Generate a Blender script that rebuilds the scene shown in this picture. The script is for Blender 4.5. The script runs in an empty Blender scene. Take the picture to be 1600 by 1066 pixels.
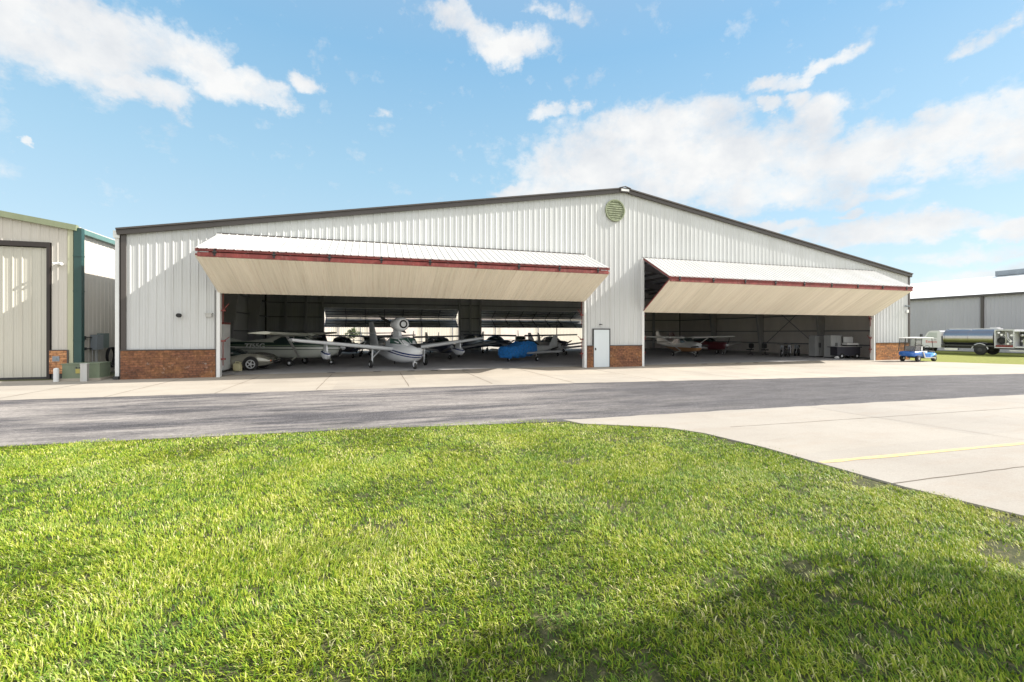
import bpy, bmesh, math, random
import numpy as np
from mathutils import Vector, Matrix
random.seed(7); rng = np.random.default_rng(11)
R = math.radians; PI = math.pi
scn = bpy.context.scene
C = scn.collection
# ------------------------------------------------------------------ helpers
def node_mat(name):
    m = bpy.data.materials.new(name); m.use_nodes = True
    nt = m.node_tree; b = nt.nodes['Principled BSDF']
    return m, nt, b
def N(nt, t, **k):
    n = nt.nodes.new(t)
    for a, v in k.items():
        if a.startswith('i_'):
            key = a[2:]; key = int(key) if key.isdigit() else key.replace('_', ' ')
            n.inputs[key].default_value = v
        else: setattr(n, a, v)
    return n
def L(nt, a, b): nt.links.new(a, b)
def ramp(nt, src, stops):
    r = N(nt, 'ShaderNodeValToRGB'); e = r.color_ramp.elements
    while len(e) < len(stops): e.new(.5)
    for x, (p, c) in zip(e, stops): x.position = p; x.color = (*c, 1) if len(c) == 3 else c
    L(nt, src, r.inputs[0]); return r.outputs[0]
def coords(nt, scale=(1, 1, 1), rot=(0, 0, 0)):
    tc = N(nt, 'ShaderNodeTexCoord'); mp = N(nt, 'ShaderNodeMapping')
    mp.inputs['Scale'].default_value = scale; mp.inputs['Rotation'].default_value = rot
    L(nt, tc.outputs['Object'], mp.inputs[0]); return mp.outputs[0]
def noise(nt, vec, s, d=4, r=.55):
    n = N(nt, 'ShaderNodeTexNoise', i_Scale=s, i_Detail=d, i_Roughness=r); L(nt, vec, n.inputs['Vector']); return n.outputs[0]
def mix(nt, f, a, b, mode='MIX'):
    n = N(nt, 'ShaderNodeMix', data_type='RGBA', blend_type=mode)
    for v, i in ((f, 0), (a, 6), (b, 7)):
        if hasattr(v, 'links'): L(nt, v, n.inputs[i])
        else: n.inputs[i].default_value = v if i == 0 else (*v, 1)
    return n.outputs[2]
def bump(nt, b, h, s=.3, d=.01):
    n = N(nt, 'ShaderNodeBump', i_Strength=s, i_Distance=d); L(nt, h, n.inputs['Height']); L(nt, n.outputs[0], b.inputs['Normal'])
def paint(name, col, rough=.45, metal=0, var=.12, scale=1.5, stretch=(1, 1, .25), dirt=(.25, .2, .15), dirtamt=0.0, coat=0, panel=0):
    m, nt, b = node_mat(name)
    n = noise(nt, coords(nt, stretch), scale, 6, .6)
    lo = tuple(c*(1-var) for c in col); hi = tuple(min(1, c*(1+var)) for c in col)
    out = ramp(nt, n, [(.3, lo), (.7, hi)])
    if dirtamt:
        n2 = noise(nt, coords(nt, (stretch[0]*2, stretch[1]*2, stretch[2]*.6)), scale*2.2, 8, .7)
        f = ramp(nt, n2, [(.52, (0, 0, 0)), (.75, (dirtamt,)*3)])
        out = mix(nt, f, out, dirt)
    if panel:   # each cladding sheet has its own slight tone, with laps and faint vertical run-off streaks
        tc = N(nt, 'ShaderNodeTexCoord'); sp = N(nt, 'ShaderNodeSeparateXYZ'); L(nt, tc.outputs['Object'], sp.inputs[0])
        dv = N(nt, 'ShaderNodeMath', operation='MULTIPLY', i_1=1/.915); L(nt, sp.outputs[0], dv.inputs[0]); fl = N(nt, 'ShaderNodeMath', operation='FLOOR'); L(nt, dv.outputs[0], fl.inputs[0])
        wh = N(nt, 'ShaderNodeTexWhiteNoise', noise_dimensions='1D'); L(nt, fl.outputs[0], wh.inputs['W'])
        out = mix(nt, 1, out, ramp(nt, wh.outputs['Value'], [(0, (1-panel, 1-panel, 1-panel*1.2)), (1, (1+panel*.5,)*3)]), 'MULTIPLY')
        fr_ = N(nt, 'ShaderNodeMath', operation='FRACT'); L(nt, dv.outputs[0], fr_.inputs[0])
        out = mix(nt, 1, out, ramp(nt, fr_.outputs[0], [(0, (.72,)*3), (.02, (1,)*3)]), 'MULTIPLY')
        st_ = noise(nt, coords(nt, (9, 9, .35) if stretch[1] == 1 else (9, .35, .35)), 1.3, 5, .6)
        out = mix(nt, 1, out, ramp(nt, st_, [(.32, (1-panel*2.2, 1-panel*2.4, 1-panel*2.8)), (.5, (1,)*3)]), 'MULTIPLY')
    L(nt, out, b.inputs['Base Color'])
    b.inputs['Roughness'].default_value = rough; b.inputs['Metallic'].default_value = metal
    if coat: b.inputs['Coat Weight'].default_value = coat; b.inputs['Coat Roughness'].default_value = .08
    return m
def glass(name, col=(.03, .05, .05)):
    m, nt, b = node_mat(name); b.inputs['Base Color'].default_value = (*col, 1)
    b.inputs['Roughness'].default_value = .06; b.inputs['Specular IOR Level'].default_value = .7
    return m
class MB:
    def __init__(s): s.v = []; s.f = []; s.sm = []
    def add(s, vs, fs, smooth=False):
        o = len(s.v); s.v += [tuple(v) for v in vs]
        for f in fs: s.f.append([i+o for i in f]); s.sm.append(smooth)
        return s
    def box(s, x0, x1, y0, y1, z0, z1):
        v = [(x, y, z) for x in (x0, x1) for y in (y0, y1) for z in (z0, z1)]
        return s.add(v, [(0, 1, 3, 2), (4, 6, 7, 5), (0, 4, 5, 1), (2, 3, 7, 6), (0, 2, 6, 4), (1, 5, 7, 3)])
    def bar(s, p, q, w, h=None, up=(0, 0, 1)):
        h = h or w; p = Vector(p); q = Vector(q); d = (q-p).normalized(); u = Vector(up)
        if abs(d.dot(u)) > .98: u = Vector((0, 1, 0))
        a = d.cross(u).normalized(); b = a.cross(d).normalized()
        v = [e + a*(i*w/2) + b*(j*h/2) for e in (p, q) for i, j in ((-1, -1), (1, -1), (1, 1), (-1, 1))]
        return s.add(v, [(3, 2, 1, 0), (4, 5, 6, 7), (0, 1, 5, 4), (1, 2, 6, 5), (2, 3, 7, 6), (3, 0, 4, 7)])
    def tube(s, pts, r, n=10, closed=False):
        pts = [Vector(p) for p in pts]; rings = []; m = len(pts)
        rr = r if isinstance(r, (list, tuple)) else [r]*m
        prev = None
        for i, p in enumerate(pts):
            a = pts[(i-1) % m] if (closed or i) else p; b = pts[(i+1) % m] if (closed or i < m-1) else p
            d = (b-a).normalized()
            if prev is None:
                u = Vector((0, 0, 1)) if abs(d.z) < .9 else Vector((1, 0, 0)); x = d.cross(u).normalized()
            else: x = (prev - d*prev.dot(d)).normalized()
            prev = x; y = d.cross(x)
            rings.append([p + (x*math.cos(t) + y*math.sin(t))*rr[i] for t in [2*PI*k/n for k in range(n)]])
        return s.rings(rings, closed)
    def rings(s, rings, closed=False, smooth=True, caps=True):
        n = len(rings[0]); m = len(rings); v = [p for r in rings for p in r]; f = []
        for i in range(m if closed else m-1):
            j = (i+1) % m
            for k in range(n): f.append((i*n+k, i*n+(k+1) % n, j*n+(k+1) % n, j*n+k))
        s.add(v, f, smooth)
        if caps and not closed: s.add(rings[0], [tuple(range(n))[::-1]]); s.add(rings[-1], [tuple(range(n))])
        return s
    def cyl(s, p, q, r, n=16, r2=None): return s.tube([p, q], [r, r if r2 is None else r2], n)
    def lathe(s, c, axis, prof, n=20):   # prof: (along, radius)
        c = Vector(c); ax = Vector(axis).normalized(); u = Vector((0, 0, 1)) if abs(ax.z) < .9 else Vector((1, 0, 0))
        x = ax.cross(u).normalized(); y = ax.cross(x)
        return s.rings([[c + ax*a + (x*math.cos(t)+y*math.sin(t))*r for t in [2*PI*k/n for k in range(n)]] for a, r in prof])
    def loft(s, st, n=20, e=2.6):        # st: (x, halfwidth, zbottom, ztop[, exponent]) along x
        rs = []
        for q in st:
            x, w, a, b = q[:4]; ex = q[4] if len(q) > 4 else e; zc = (a+b)/2; h = (b-a)/2; ring = []
            for k in range(n):
                t = 2*PI*k/n; c_, s_ = math.cos(t), math.sin(t)
                ring.append((x, w*math.copysign(abs(c_)**(2/ex), c_), zc+h*math.copysign(abs(s_)**(2/ex), s_)))
            rs.append(ring)
        return s.rings(rs)
    def wing(s, a, b, ca, cb, t=.12, vertical=False):   # a,b leading edge points; chord runs to -x
        prof = [(0, 0), (.04, .45), (.25, .62), (.6, .4), (1, .03), (1, -.03), (.6, -.3), (.25, -.38), (.04, -.25)]
        rs = []
        for p, c in ((a, ca), (b, cb)):
            if vertical: rs.append([(p[0]-u*c, p[1]+w*t*c, p[2]) for u, w in prof])
            else: rs.append([(p[0]-u*c, p[1], p[2]+w*t*c) for u, w in prof])
        return s.rings(rs, smooth=False)
    def prism(s, poly, fn, d0, d1):      # poly of 2-D points, fn(u,v,d) -> xyz
        n = len(poly); v = [fn(u, w, d0) for u, w in poly] + [fn(u, w, d1) for u, w in poly]
        return s.add(v, [tuple(range(n))[::-1], tuple(range(n, 2*n))] + [(k, (k+1) % n, n+(k+1) % n, n+k) for k in range(n)])
    def build(s, name, mat, parent=None, off=None, fix=True):
        me = bpy.data.meshes.new(name)
        if off is None: off = tuple(parent.get('_o', (0, 0, 0))) if parent else (0, 0, 0)
        me.from_pydata([(x-off[0], y-off[1], z-off[2]) for x, y, z in s.v], [], s.f)
        me.polygons.foreach_set('use_smooth', s.sm)
        if fix:
            bm = bmesh.new(); bm.from_mesh(me); bmesh.ops.remove_doubles(bm, verts=bm.verts, dist=1e-5)
            bmesh.ops.recalc_face_normals(bm, faces=bm.faces); bm.to_mesh(me); bm.free()
        if any(s.sm):
            try: me.set_sharp_from_angle(angle=R(40))
            except Exception: pass
        if mat: me.materials.append(mat)
        me.update(); o = bpy.data.objects.new(name, me); C.objects.link(o)
        if parent: o.parent = parent; o['_o'] = off
        return o
def tag(o, label, cat, group=None):
    o['label'] = label; o['category'] = cat
    if group: o['group'] = group
    return o
def struct(o, k='structure'): o['kind'] = k; return o
def thing(name, label, cat, loc=(0, 0, 0), rz=0, group=None, world=False, scale=1):
    o = bpy.data.objects.new(name, None); C.objects.link(o); o.empty_display_size = .3
    o.location = loc; o.rotation_euler = (0, 0, rz); o.scale = (scale,)*3; o['_o'] = tuple(loc) if world else (0., 0., 0.)
    return tag(o, label, cat, group)
def copy_tree(o, parent=None):
    c = o.copy(); C.objects.link(c); c.parent = parent
    for ch in list(o.children): copy_tree(ch, c)
    return c
def poly_sheet(name, pts, z, mat, depth=0):
    mb = MB(); n = len(pts)
    if depth: mb.prism(pts, lambda u, w, d: (u, w, d), z-depth, z)
    else: mb.add([(x, y, z) for x, y in pts], [tuple(range(n))])
    return struct(mb.build(name, mat))
# ------------------------------------------------------------------ materials
M = {}
M['steel'] = paint('white_rib_steel', (.575, .585, .585), .42, 0, .05, .7, (1, 1, .2), (.40, .36, .28), .10, panel=.035)
M['steel_in'] = M['steel']
M['canopy'] = paint('canopy_steel', (.50, .50, .485), .5, 0, .04, .9, (1, 1, .3), (.55, .42, .25), .2, panel=.04)
M['soffit'] = paint('weathered_bounce_steel', (.86, .80, .69), .55, 0, .06, 1.1, (3.5, .12, .12), (.52, .30, .20), .35, panel=.045)  # cream base includes warm bounce off the concrete, besides weathering and rust streaks
M['beige'] = paint('beige_steel', (.58, .545, .49), .45, 0, .05, .8, (1, 1, .2), (.4, .33, .22), .15)
M['beige_door'] = paint('beige_door_steel', (.55, .53, .46), .45, 0, .06, .8, (1, 1, .2), (.4, .33, .22), .15)
M['brown'] = paint('dark_brown_trim', (.065, .055, .05), .4, 0, .1)
M['dgreen'] = paint('dark_green_trim', (.018, .06, .055), .4, 0, .1)
M['lgreen'] = paint('olive_trim', (.22, .25, .15), .4, 0, .1)
M['ygreen'] = paint('pale_yellow_trim', (.46, .46, .32), .45, 0, .08)
M['red'] = paint('maroon_primer_steel', (.20, .035, .030), .6, 0, .35, 3, (1, 1, 1), (.5, .3, .25), .35)
M['frame'] = paint('grey_primer_frame', (.22, .22, .25), .55, 0, .12)
M['framel'] = paint('light_frame', (.42, .42, .42), .5, 0, .1)
M['insul'] = paint('ceiling_insulation', (.76, .77, .80), .7, 0, .1)
M['white'] = paint('white_paint', (.74, .75, .74), .35, 0, .05)
M['doorpaint'] = paint('pale_blue_door_paint', (.64, .70, .73), .4, 0, .04)
M['black'] = paint('black_rubber', (.02, .02, .02), .7, 0, .2)
M['dark'] = paint('dark_metal', (.05, .05, .05), .45, .3, .2)
M['grey'] = paint('grey_box_paint', (.24, .27, .30), .4, 0, .1)
M['tgreen'] = paint('transformer_green', (.17, .21, .14), .45, 0, .1, 2, (1, 1, 1), (.3, .3, .2), .3)
M['alu'] = paint('bare_aluminium', (.6, .6, .62), .3, .9, .1)
M['chrome'] = paint('polished_steel', (.36, .35, .36), .26, 1, .05)
M['gl'] = glass('tinted_glass')
M['glg'] = glass('green_tinted_glass', (.05, .11, .09))
M['pwhite'] = paint('aircraft_white', (.72, .74, .76), .3, 0, .04, coat=.4)
M['yellowcan'] = paint('cream_plastic', (.62, .57, .34), .5, 0, .08)
def brick(name, cols, mortar, patch, sx=1.0):
    m, nt, b = node_mat(name); tc = N(nt, 'ShaderNodeTexCoord'); sp = N(nt, 'ShaderNodeSeparateXYZ'); cb = N(nt, 'ShaderNodeCombineXYZ')
    L(nt, tc.outputs['Object'], sp.inputs[0]); L(nt, sp.outputs[0], cb.inputs[0]); L(nt, sp.outputs[2], cb.inputs[1])
    br = N(nt, 'ShaderNodeTexBrick', offset=.5, squash=1)
    br.inputs['Scale'].default_value = 1; br.inputs['Mortar Size'].default_value = .010; br.inputs['Mortar Smooth'].default_value = .3
    br.inputs['Brick Width'].default_value = .30*sx; br.inputs['Row Height'].default_value = .10
    br.inputs['Color1'].default_value = (*cols[0], 1); br.inputs['Color2'].default_value = (*cols[1], 1); br.inputs['Mortar'].default_value = (*mortar, 1)
    br.inputs['Bias'].default_value = 0
    L(nt, cb.outputs[0], br.inputs['Vector'])
    n1 = noise(nt, cb.outputs[0], 1.1, 4, .6); f1 = ramp(nt, n1, [(.42, (0, 0, 0)), (.62, (.75,)*3)])
    c1 = mix(nt, f1, br.outputs[0], patch, 'MIX')
    c1 = mix(nt, .45, c1, br.outputs[0])
    n3 = noise(nt, cb.outputs[0], 9, 3, .6); c1 = mix(nt, 1.0, c1, ramp(nt, n3, [(.3, (.55,)*3), (.7, (1.35,)*3)]), 'MULTIPLY')
    n2 = noise(nt, cb.outputs[0], 2.6, 10, .75); f2 = ramp(nt, n2, [(.60, (0, 0, 0)), (.66, (.6,)*3)])
    c2 = mix(nt, f2, c1, (.42, .38, .33)); L(nt, c2, b.inputs['Base Color'])
    b.inputs['Roughness'].default_value = .85; bump(nt, b, br.outputs['Fac'], -.6, .01)
    return m
M['brick'] = brick('red_brown_brick', ((.25, .105, .055), (.13, .055, .03)), (.09, .05, .035), (.36, .17, .06))
M['stone'] = brick('orange_ledge_stone', ((.50, .20, .06), (.20, .085, .035)), (.06, .035, .02), (.46, .22, .07), 1.3)
M['stone2'] = brick('orange_stone', ((.62, .30, .13), (.34, .13, .06)), (.12, .07, .04), (.66, .36, .18), 1.4)
# concrete
def concrete(name, lo, hi, stain, samt):
    m, nt, b = node_mat(name); v = coords(nt)
    n1 = noise(nt, v, .35, 8, .62); c = ramp(nt, n1, [(.3, lo), (.7, hi)])
    n2 = noise(nt, coords(nt, (.5, 1.4, 1)), .9, 10, .75); c = mix(nt, ramp(nt, n2, [(.50, (0, 0, 0)), (.78, (samt,)*3)]), c, stain)
    tc = N(nt, 'ShaderNodeTexCoord'); dv = N(nt, 'ShaderNodeVectorMath', operation='MULTIPLY_ADD'); dv.inputs[1].default_value = (1/3.07, 1/3.4, 0); dv.inputs[2].default_value = (.45, .4, 0); L(nt, tc.outputs['Object'], dv.inputs[0])
    fl = N(nt, 'ShaderNodeVectorMath', operation='FLOOR'); L(nt, dv.outputs[0], fl.inputs[0]); wh = N(nt, 'ShaderNodeTexWhiteNoise', noise_dimensions='2D'); L(nt, fl.outputs[0], wh.inputs['Vector'])
    c = mix(nt, 1, c, ramp(nt, wh.outputs['Value'], [(0, (.92, .92, .93)), (1, (1.06, 1.05, 1.04))]), 'MULTIPLY')
    n5 = noise(nt, coords(nt, (.25, 1, 1), (0, 0, .1)), 2.2, 9, .7); c = mix(nt, ramp(nt, n5, [(.58, (0, 0, 0)), (.75, (.30,)*3)]), c, tuple(q*.55 for q in lo))
    n3 = noise(nt, v, 60, 3, .7); c = mix(nt, 1, c, ramp(nt, n3, [(.3, (.88,)*3), (.7, (1.1,)*3)]), 'MULTIPLY')
    L(nt, c, b.inputs['Base Color']); b.inputs['Roughness'].default_value = .85; bump(nt, b, n3, .15, .004)
    return m
M['conc'] = concrete('apron_concrete', (.34, .305, .255), (.42, .38, .32), (.25, .19, .14), .4)
M['conc2'] = concrete('taxiway_concrete', (.305, .275, .235), (.36, .33, .285), (.27, .19, .13), .4)
M['floor'] = concrete('hangar_floor_concrete', (.34, .34, .35), (.43, .43, .44), (.19, .185, .185), .5)
m, nt, b = node_mat('worn_asphalt'); v = coords(nt)
c = ramp(nt, noise(nt, v, 30, 6, .8), [(.32, (.015, .014, .016)), (.5, (.062, .058, .062)), (.70, (.21, .195, .195))])
wv = N(nt, 'ShaderNodeVectorMath', operation='ADD'); sc = coords(nt, (.16, .95, 1), (0, 0, R(3)))
nz = N(nt, 'ShaderNodeTexNoise', i_Scale=.5, i_Detail=3); L(nt, sc, nz.inputs['Vector'])
sb = N(nt, 'ShaderNodeVectorMath', operation='SCALE', i_Scale=.9); L(nt, nz.outputs['Color'], sb.inputs[0]); L(nt, sc, wv.inputs[0]); L(nt, sb.outputs[0], wv.inputs[1])
st1 = noise(nt, wv.outputs[0], 1.3, 9, .72)
# pale sandy wear is strong on the left part of the taxi lane, faint on the right
tc = N(nt, 'ShaderNodeTexCoord'); sp = N(nt, 'ShaderNodeSeparateXYZ'); L(nt, tc.outputs['Object'], sp.inputs[0])
mr = N(nt, 'ShaderNodeMapRange', i_1=2.0, i_2=10.0, i_3=1.0, i_4=.10); L(nt, sp.outputs[0], mr.inputs[0])
f = ramp(nt, st1, [(.42, (0, 0, 0)), (.52, (.42,)*3), (.64, (.85,)*3)]); mu = N(nt, 'ShaderNodeMath', operation='MULTIPLY'); L(nt, f, mu.inputs[0]); L(nt, mr.outputs[0], mu.inputs[1])
sand = ramp(nt, noise(nt, v, 40, 5, .7), [(.3, (.24, .215, .195)), (.7, (.46, .42, .38))])
c = mix(nt, 1, c, ramp(nt, noise(nt, coords(nt, (.5, 1.2, 1)), 1.6, 6, .7), [(.35, (.72,)*3), (.65, (1.3,)*3)]), 'MULTIPLY')
c = mix(nt, mu.outputs[0], c, sand)
c = mix(nt, 1, c, ramp(nt, noise(nt, v, 9, 6, .8), [(.35, (.70,)*3), (.65, (1.28,)*3)]), 'MULTIPLY')
L(nt, c, b.inputs['Base Color']); b.inputs['Roughness'].default_value = .9; bump(nt, b, noise(nt, v, 45, 5, .8), .8, .01); M['asphalt'] = m
# soil/lawn underlay
m, nt, b = node_mat('lawn_turf'); v = coords(nt)
c = ramp(nt, noise(nt, v, 14, 8, .75), [(.3, (.07, .08, .012)), (.5, (.19, .205, .026)), (.72, (.33, .33, .06))])
c = mix(nt, ramp(nt, noise(nt, v, .6, 6, .6), [(.35, (0, 0, 0)), (.7, (.4,)*3)]), c, (.25, .26, .035))
L(nt, c, b.inputs['Base Color']); b.inputs['Roughness'].default_value = .95; bump(nt, b, noise(nt, v, 20, 8, .8), 1, .05); M['turf'] = m
m, nt, b = node_mat('sandy_soil'); v = coords(nt)
c = ramp(nt, noise(nt, v, 16, 8, .8), [(.25, (.02, .028, .008)), (.52, (.07, .075, .022)), (.66, (.20, .17, .09)), (.8, (.36, .29, .20))])
L(nt, c, b.inputs['Base Color']); b.inputs['Roughness'].default_value = .95; bump(nt, b, noise(nt, v, 60, 6, .8), .8, .02); M['soil'] = m
m, nt, b = node_mat('grass_blades')
at = N(nt, 'ShaderNodeAttribute', attribute_name='tint')
c = ramp(nt, at.outputs['Fac'], [(0, (.035, .10, .006)), (.30, (.14, .25, .012)), (.52, (.28, .37, .025)), (.72, (.42, .46, .055)), (.87, (.54, .54, .13)), (1, (.68, .62, .36))])
c = mix(nt, ramp(nt, noise(nt, coords(nt), 1.1, 5, .65), [(.48, (0, 0, 0)), (.66, (.38,)*3)]), c, (.17, .30, .08))
b.inputs['Roughness'].default_value = .5; b.inputs['Specular IOR Level'].default_value = .25; L(nt, c, b.inputs['Base Color'])
tr = N(nt, 'ShaderNodeBsdfTranslucent'); L(nt, c, tr.inputs[0]); ms = N(nt, 'ShaderNodeMixShader', i_0=.24)
L(nt, b.outputs[0], ms.inputs[1]); L(nt, tr.outputs[0], ms.inputs[2]); L(nt, ms.outputs[0], nt.nodes['Material Output'].inputs[0]); M['grass'] = m
M['joint'] = paint('joint_dirt', (.16, .13, .10), .9, 0, .4, 3)
m, nt, b = node_mat('faded_yellow_paint'); c = mix(nt, ramp(nt, noise(nt, coords(nt), 14, 8, .75), [(.4, (.25,)*3), (.62, (.9,)*3)]), (.50, .42, .28), (.66, .46, .16))
L(nt, c, b.inputs['Base Color']); b.inputs['Roughness'].default_value = .8; M['yellow'] = m
# ------------------------------------------------------------------ ground sheets
struct(MB().add([(-700, -700, -.045), (900, -700, -.045), (900, 900, -.045), (-700, 900, -.045)], [(0, 1, 2, 3)]).build('ground', M['turf']))
lawn_edge = [(-60, 9.9), (-30, 10.1), (-6.23, 10.03), (-4.29, 9.84), (-2.19, 9.74), (.19, 9.66), (2.93, 9.42), (4.04, 9.18), (4.25, 8.65), (4.85, 8.33), (5.73, 7.78), (6.11, 7.14),
             (6.33, 5.94), (6.36, 4.77), (6.40, 3.9), (6.50, 3.37), (6.60, 2.89), (6.75, 1.5), (6.9, -3)]
near = [(4.42, 9.14), (9.71, 9.02), (19.49, 8.59), (60, 6.8), (120, 4.5)]
far = [(-60, 17.2), (-10.28, 16.62), (-3.7, 16.4), (4.95, 15.95), (15.91, 14.78), (29.55, 13.02), (60, 8.9), (120, 4.6)]
def wob(pts, step=.35, amp=.05):
    out = []
    for (a, b_), (c_, d) in zip(pts, pts[1:]):
        n = max(1, min(60, int(math.hypot(c_-a, d-b_)/step)))
        for k in range(n): t = k/n; out.append((a+(c_-a)*t, b_+(d-b_)*t+random.uniform(-amp, amp)))
    return out+[pts[-1]]
ow = wob(far[1:-2], .3, .05)
poly_sheet('taxi_lane', [(-60, 9.7), (-6.2, 9.9), (.2, 9.5), (4.0, 9.0), (9.7, 8.9), (19.5, 8.4), (60, 6.6), (120, 4.3)] + [(x, y+.3) for x, y in far[::-1]], 0, M['asphalt'], .04)
poly_sheet('apron', [far[0]] + ow + [(60, 8.9), (52, 11.5), (37.8, 16.7), (35.9, 19.9), (36.4, 22.4), (37.3, 22.4), (37.3, 23.4), (-10.1, 23.6), (-10.1, 23.0), (-60, 23.0)], .004, M['conc'], .04)
poly_sheet('taxiway', wob(near[:3], .3, .03) + [(60, 6.8), (120, 4.5), (120, -3)] + lawn_edge[7:][::-1], .006, M['conc2'], .05)
poly_sheet('hangar_floor', [(-10.07, 23.5), (37.36, 23.3), (37.36, 48.02), (-10.07, 48.02)], .010, M['floor'], .02)
poly_sheet('rear_apron', [(-60, 48.02), (80, 48.02), (80, 80), (-60, 80)], .004, M['conc'], .04)
poly_sheet('gravel_strip', [(-60, 23.02), (-10.2, 23.02), (-10.2, 48), (-60, 48)], .002, M['soil'], .03)
poly_sheet('lawn', [(-60, -20), (7.2, -20)] + lawn_edge[::-1], -.022, M['soil'], .02)
def strip(mb, a, b_, w, z, segs=10, amp=.01):
    a = Vector((*a, 0)); b_ = Vector((*b_, 0)); d = (b_-a).normalized(); n = Vector((-d.y, d.x, 0)); pts = []
    for k in range(segs+1):
        p = a.lerp(b_, k/segs)+n*random.uniform(-amp, amp); ww = w*random.uniform(.7, 1.2)/2
        pts += [(p.x+n.x*ww, p.y+n.y*ww, z), (p.x-n.x*ww, p.y-n.y*ww, z)]
    mb.add(pts, [(2*k, 2*k+1, 2*k+3, 2*k+2) for k in range(segs)])
mb = MB()
for x in (-10.6, -7.8, -4.9, -1.9, 1.2, 4.3, 7.4, 11.1, 15.0, 19, 23, 27, 31): strip(mb, (x, 22.4), (x, 16.45 if x < 5 else 16.0-(x-5)*.115), .028, .009)
strip(mb, (-30, 19.6), (33, 19.3), .012, .009, 60)
struct(mb.build('apron_joints', M['joint']))
mb = MB()
strip(mb, (6.40, 4.03), (16, 3.8), .018, .011, 40); strip(mb, (7.0, 7.42), (30, 6.6), .014, .011, 60)
strip(mb, (10.86, 8.9), (11.9, -2), .010, .011, 40); strip(mb, (16.86, 8.6), (17.9, -2), .010, .011, 40)
struct(mb.build('taxiway_joints', M['joint']))
mb = MB(); strip(mb, (6.38, 5.0), (20, 4.4), .11, .0105, 40, .006); struct(mb.build('yellow_line', M['yellow']))
# ------------------------------------------------------------------ lawn blades
def vnoise(x, y, s, seed):
    r = np.random.default_rng(seed).random((256, 256)); x = x*s+1000; y = y*s+1000
    xi = np.floor(x).astype(int); yi = np.floor(y).astype(int); fx = x-xi; fy = y-yi; fx = fx*fx*(3-2*fx); fy = fy*fy*(3-2*fy)
    g = lambda i, j: r[i % 256, j % 256]
    return (g(xi, yi)*(1-fx)+g(xi+1, yi)*fx)*(1-fy) + (g(xi, yi+1)*(1-fx)+g(xi+1, yi+1)*fx)*fy
def inside(px, py, poly):
    r = np.zeros(len(px), bool); n = len(poly)
    for i in range(n):
        x0, y0 = poly[i]; x1, y1 = poly[i-1]
        if y0 == y1: continue
        r ^= ((y0 > py) != (y1 > py)) & (px < (x1-x0)*(py-y0)/(y1-y0)+x0)
    return r
lp = [(-14, -3), (6.9, -3)] + lawn_edge[::-1][1:-2] + [(-14, 10.05)]
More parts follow.
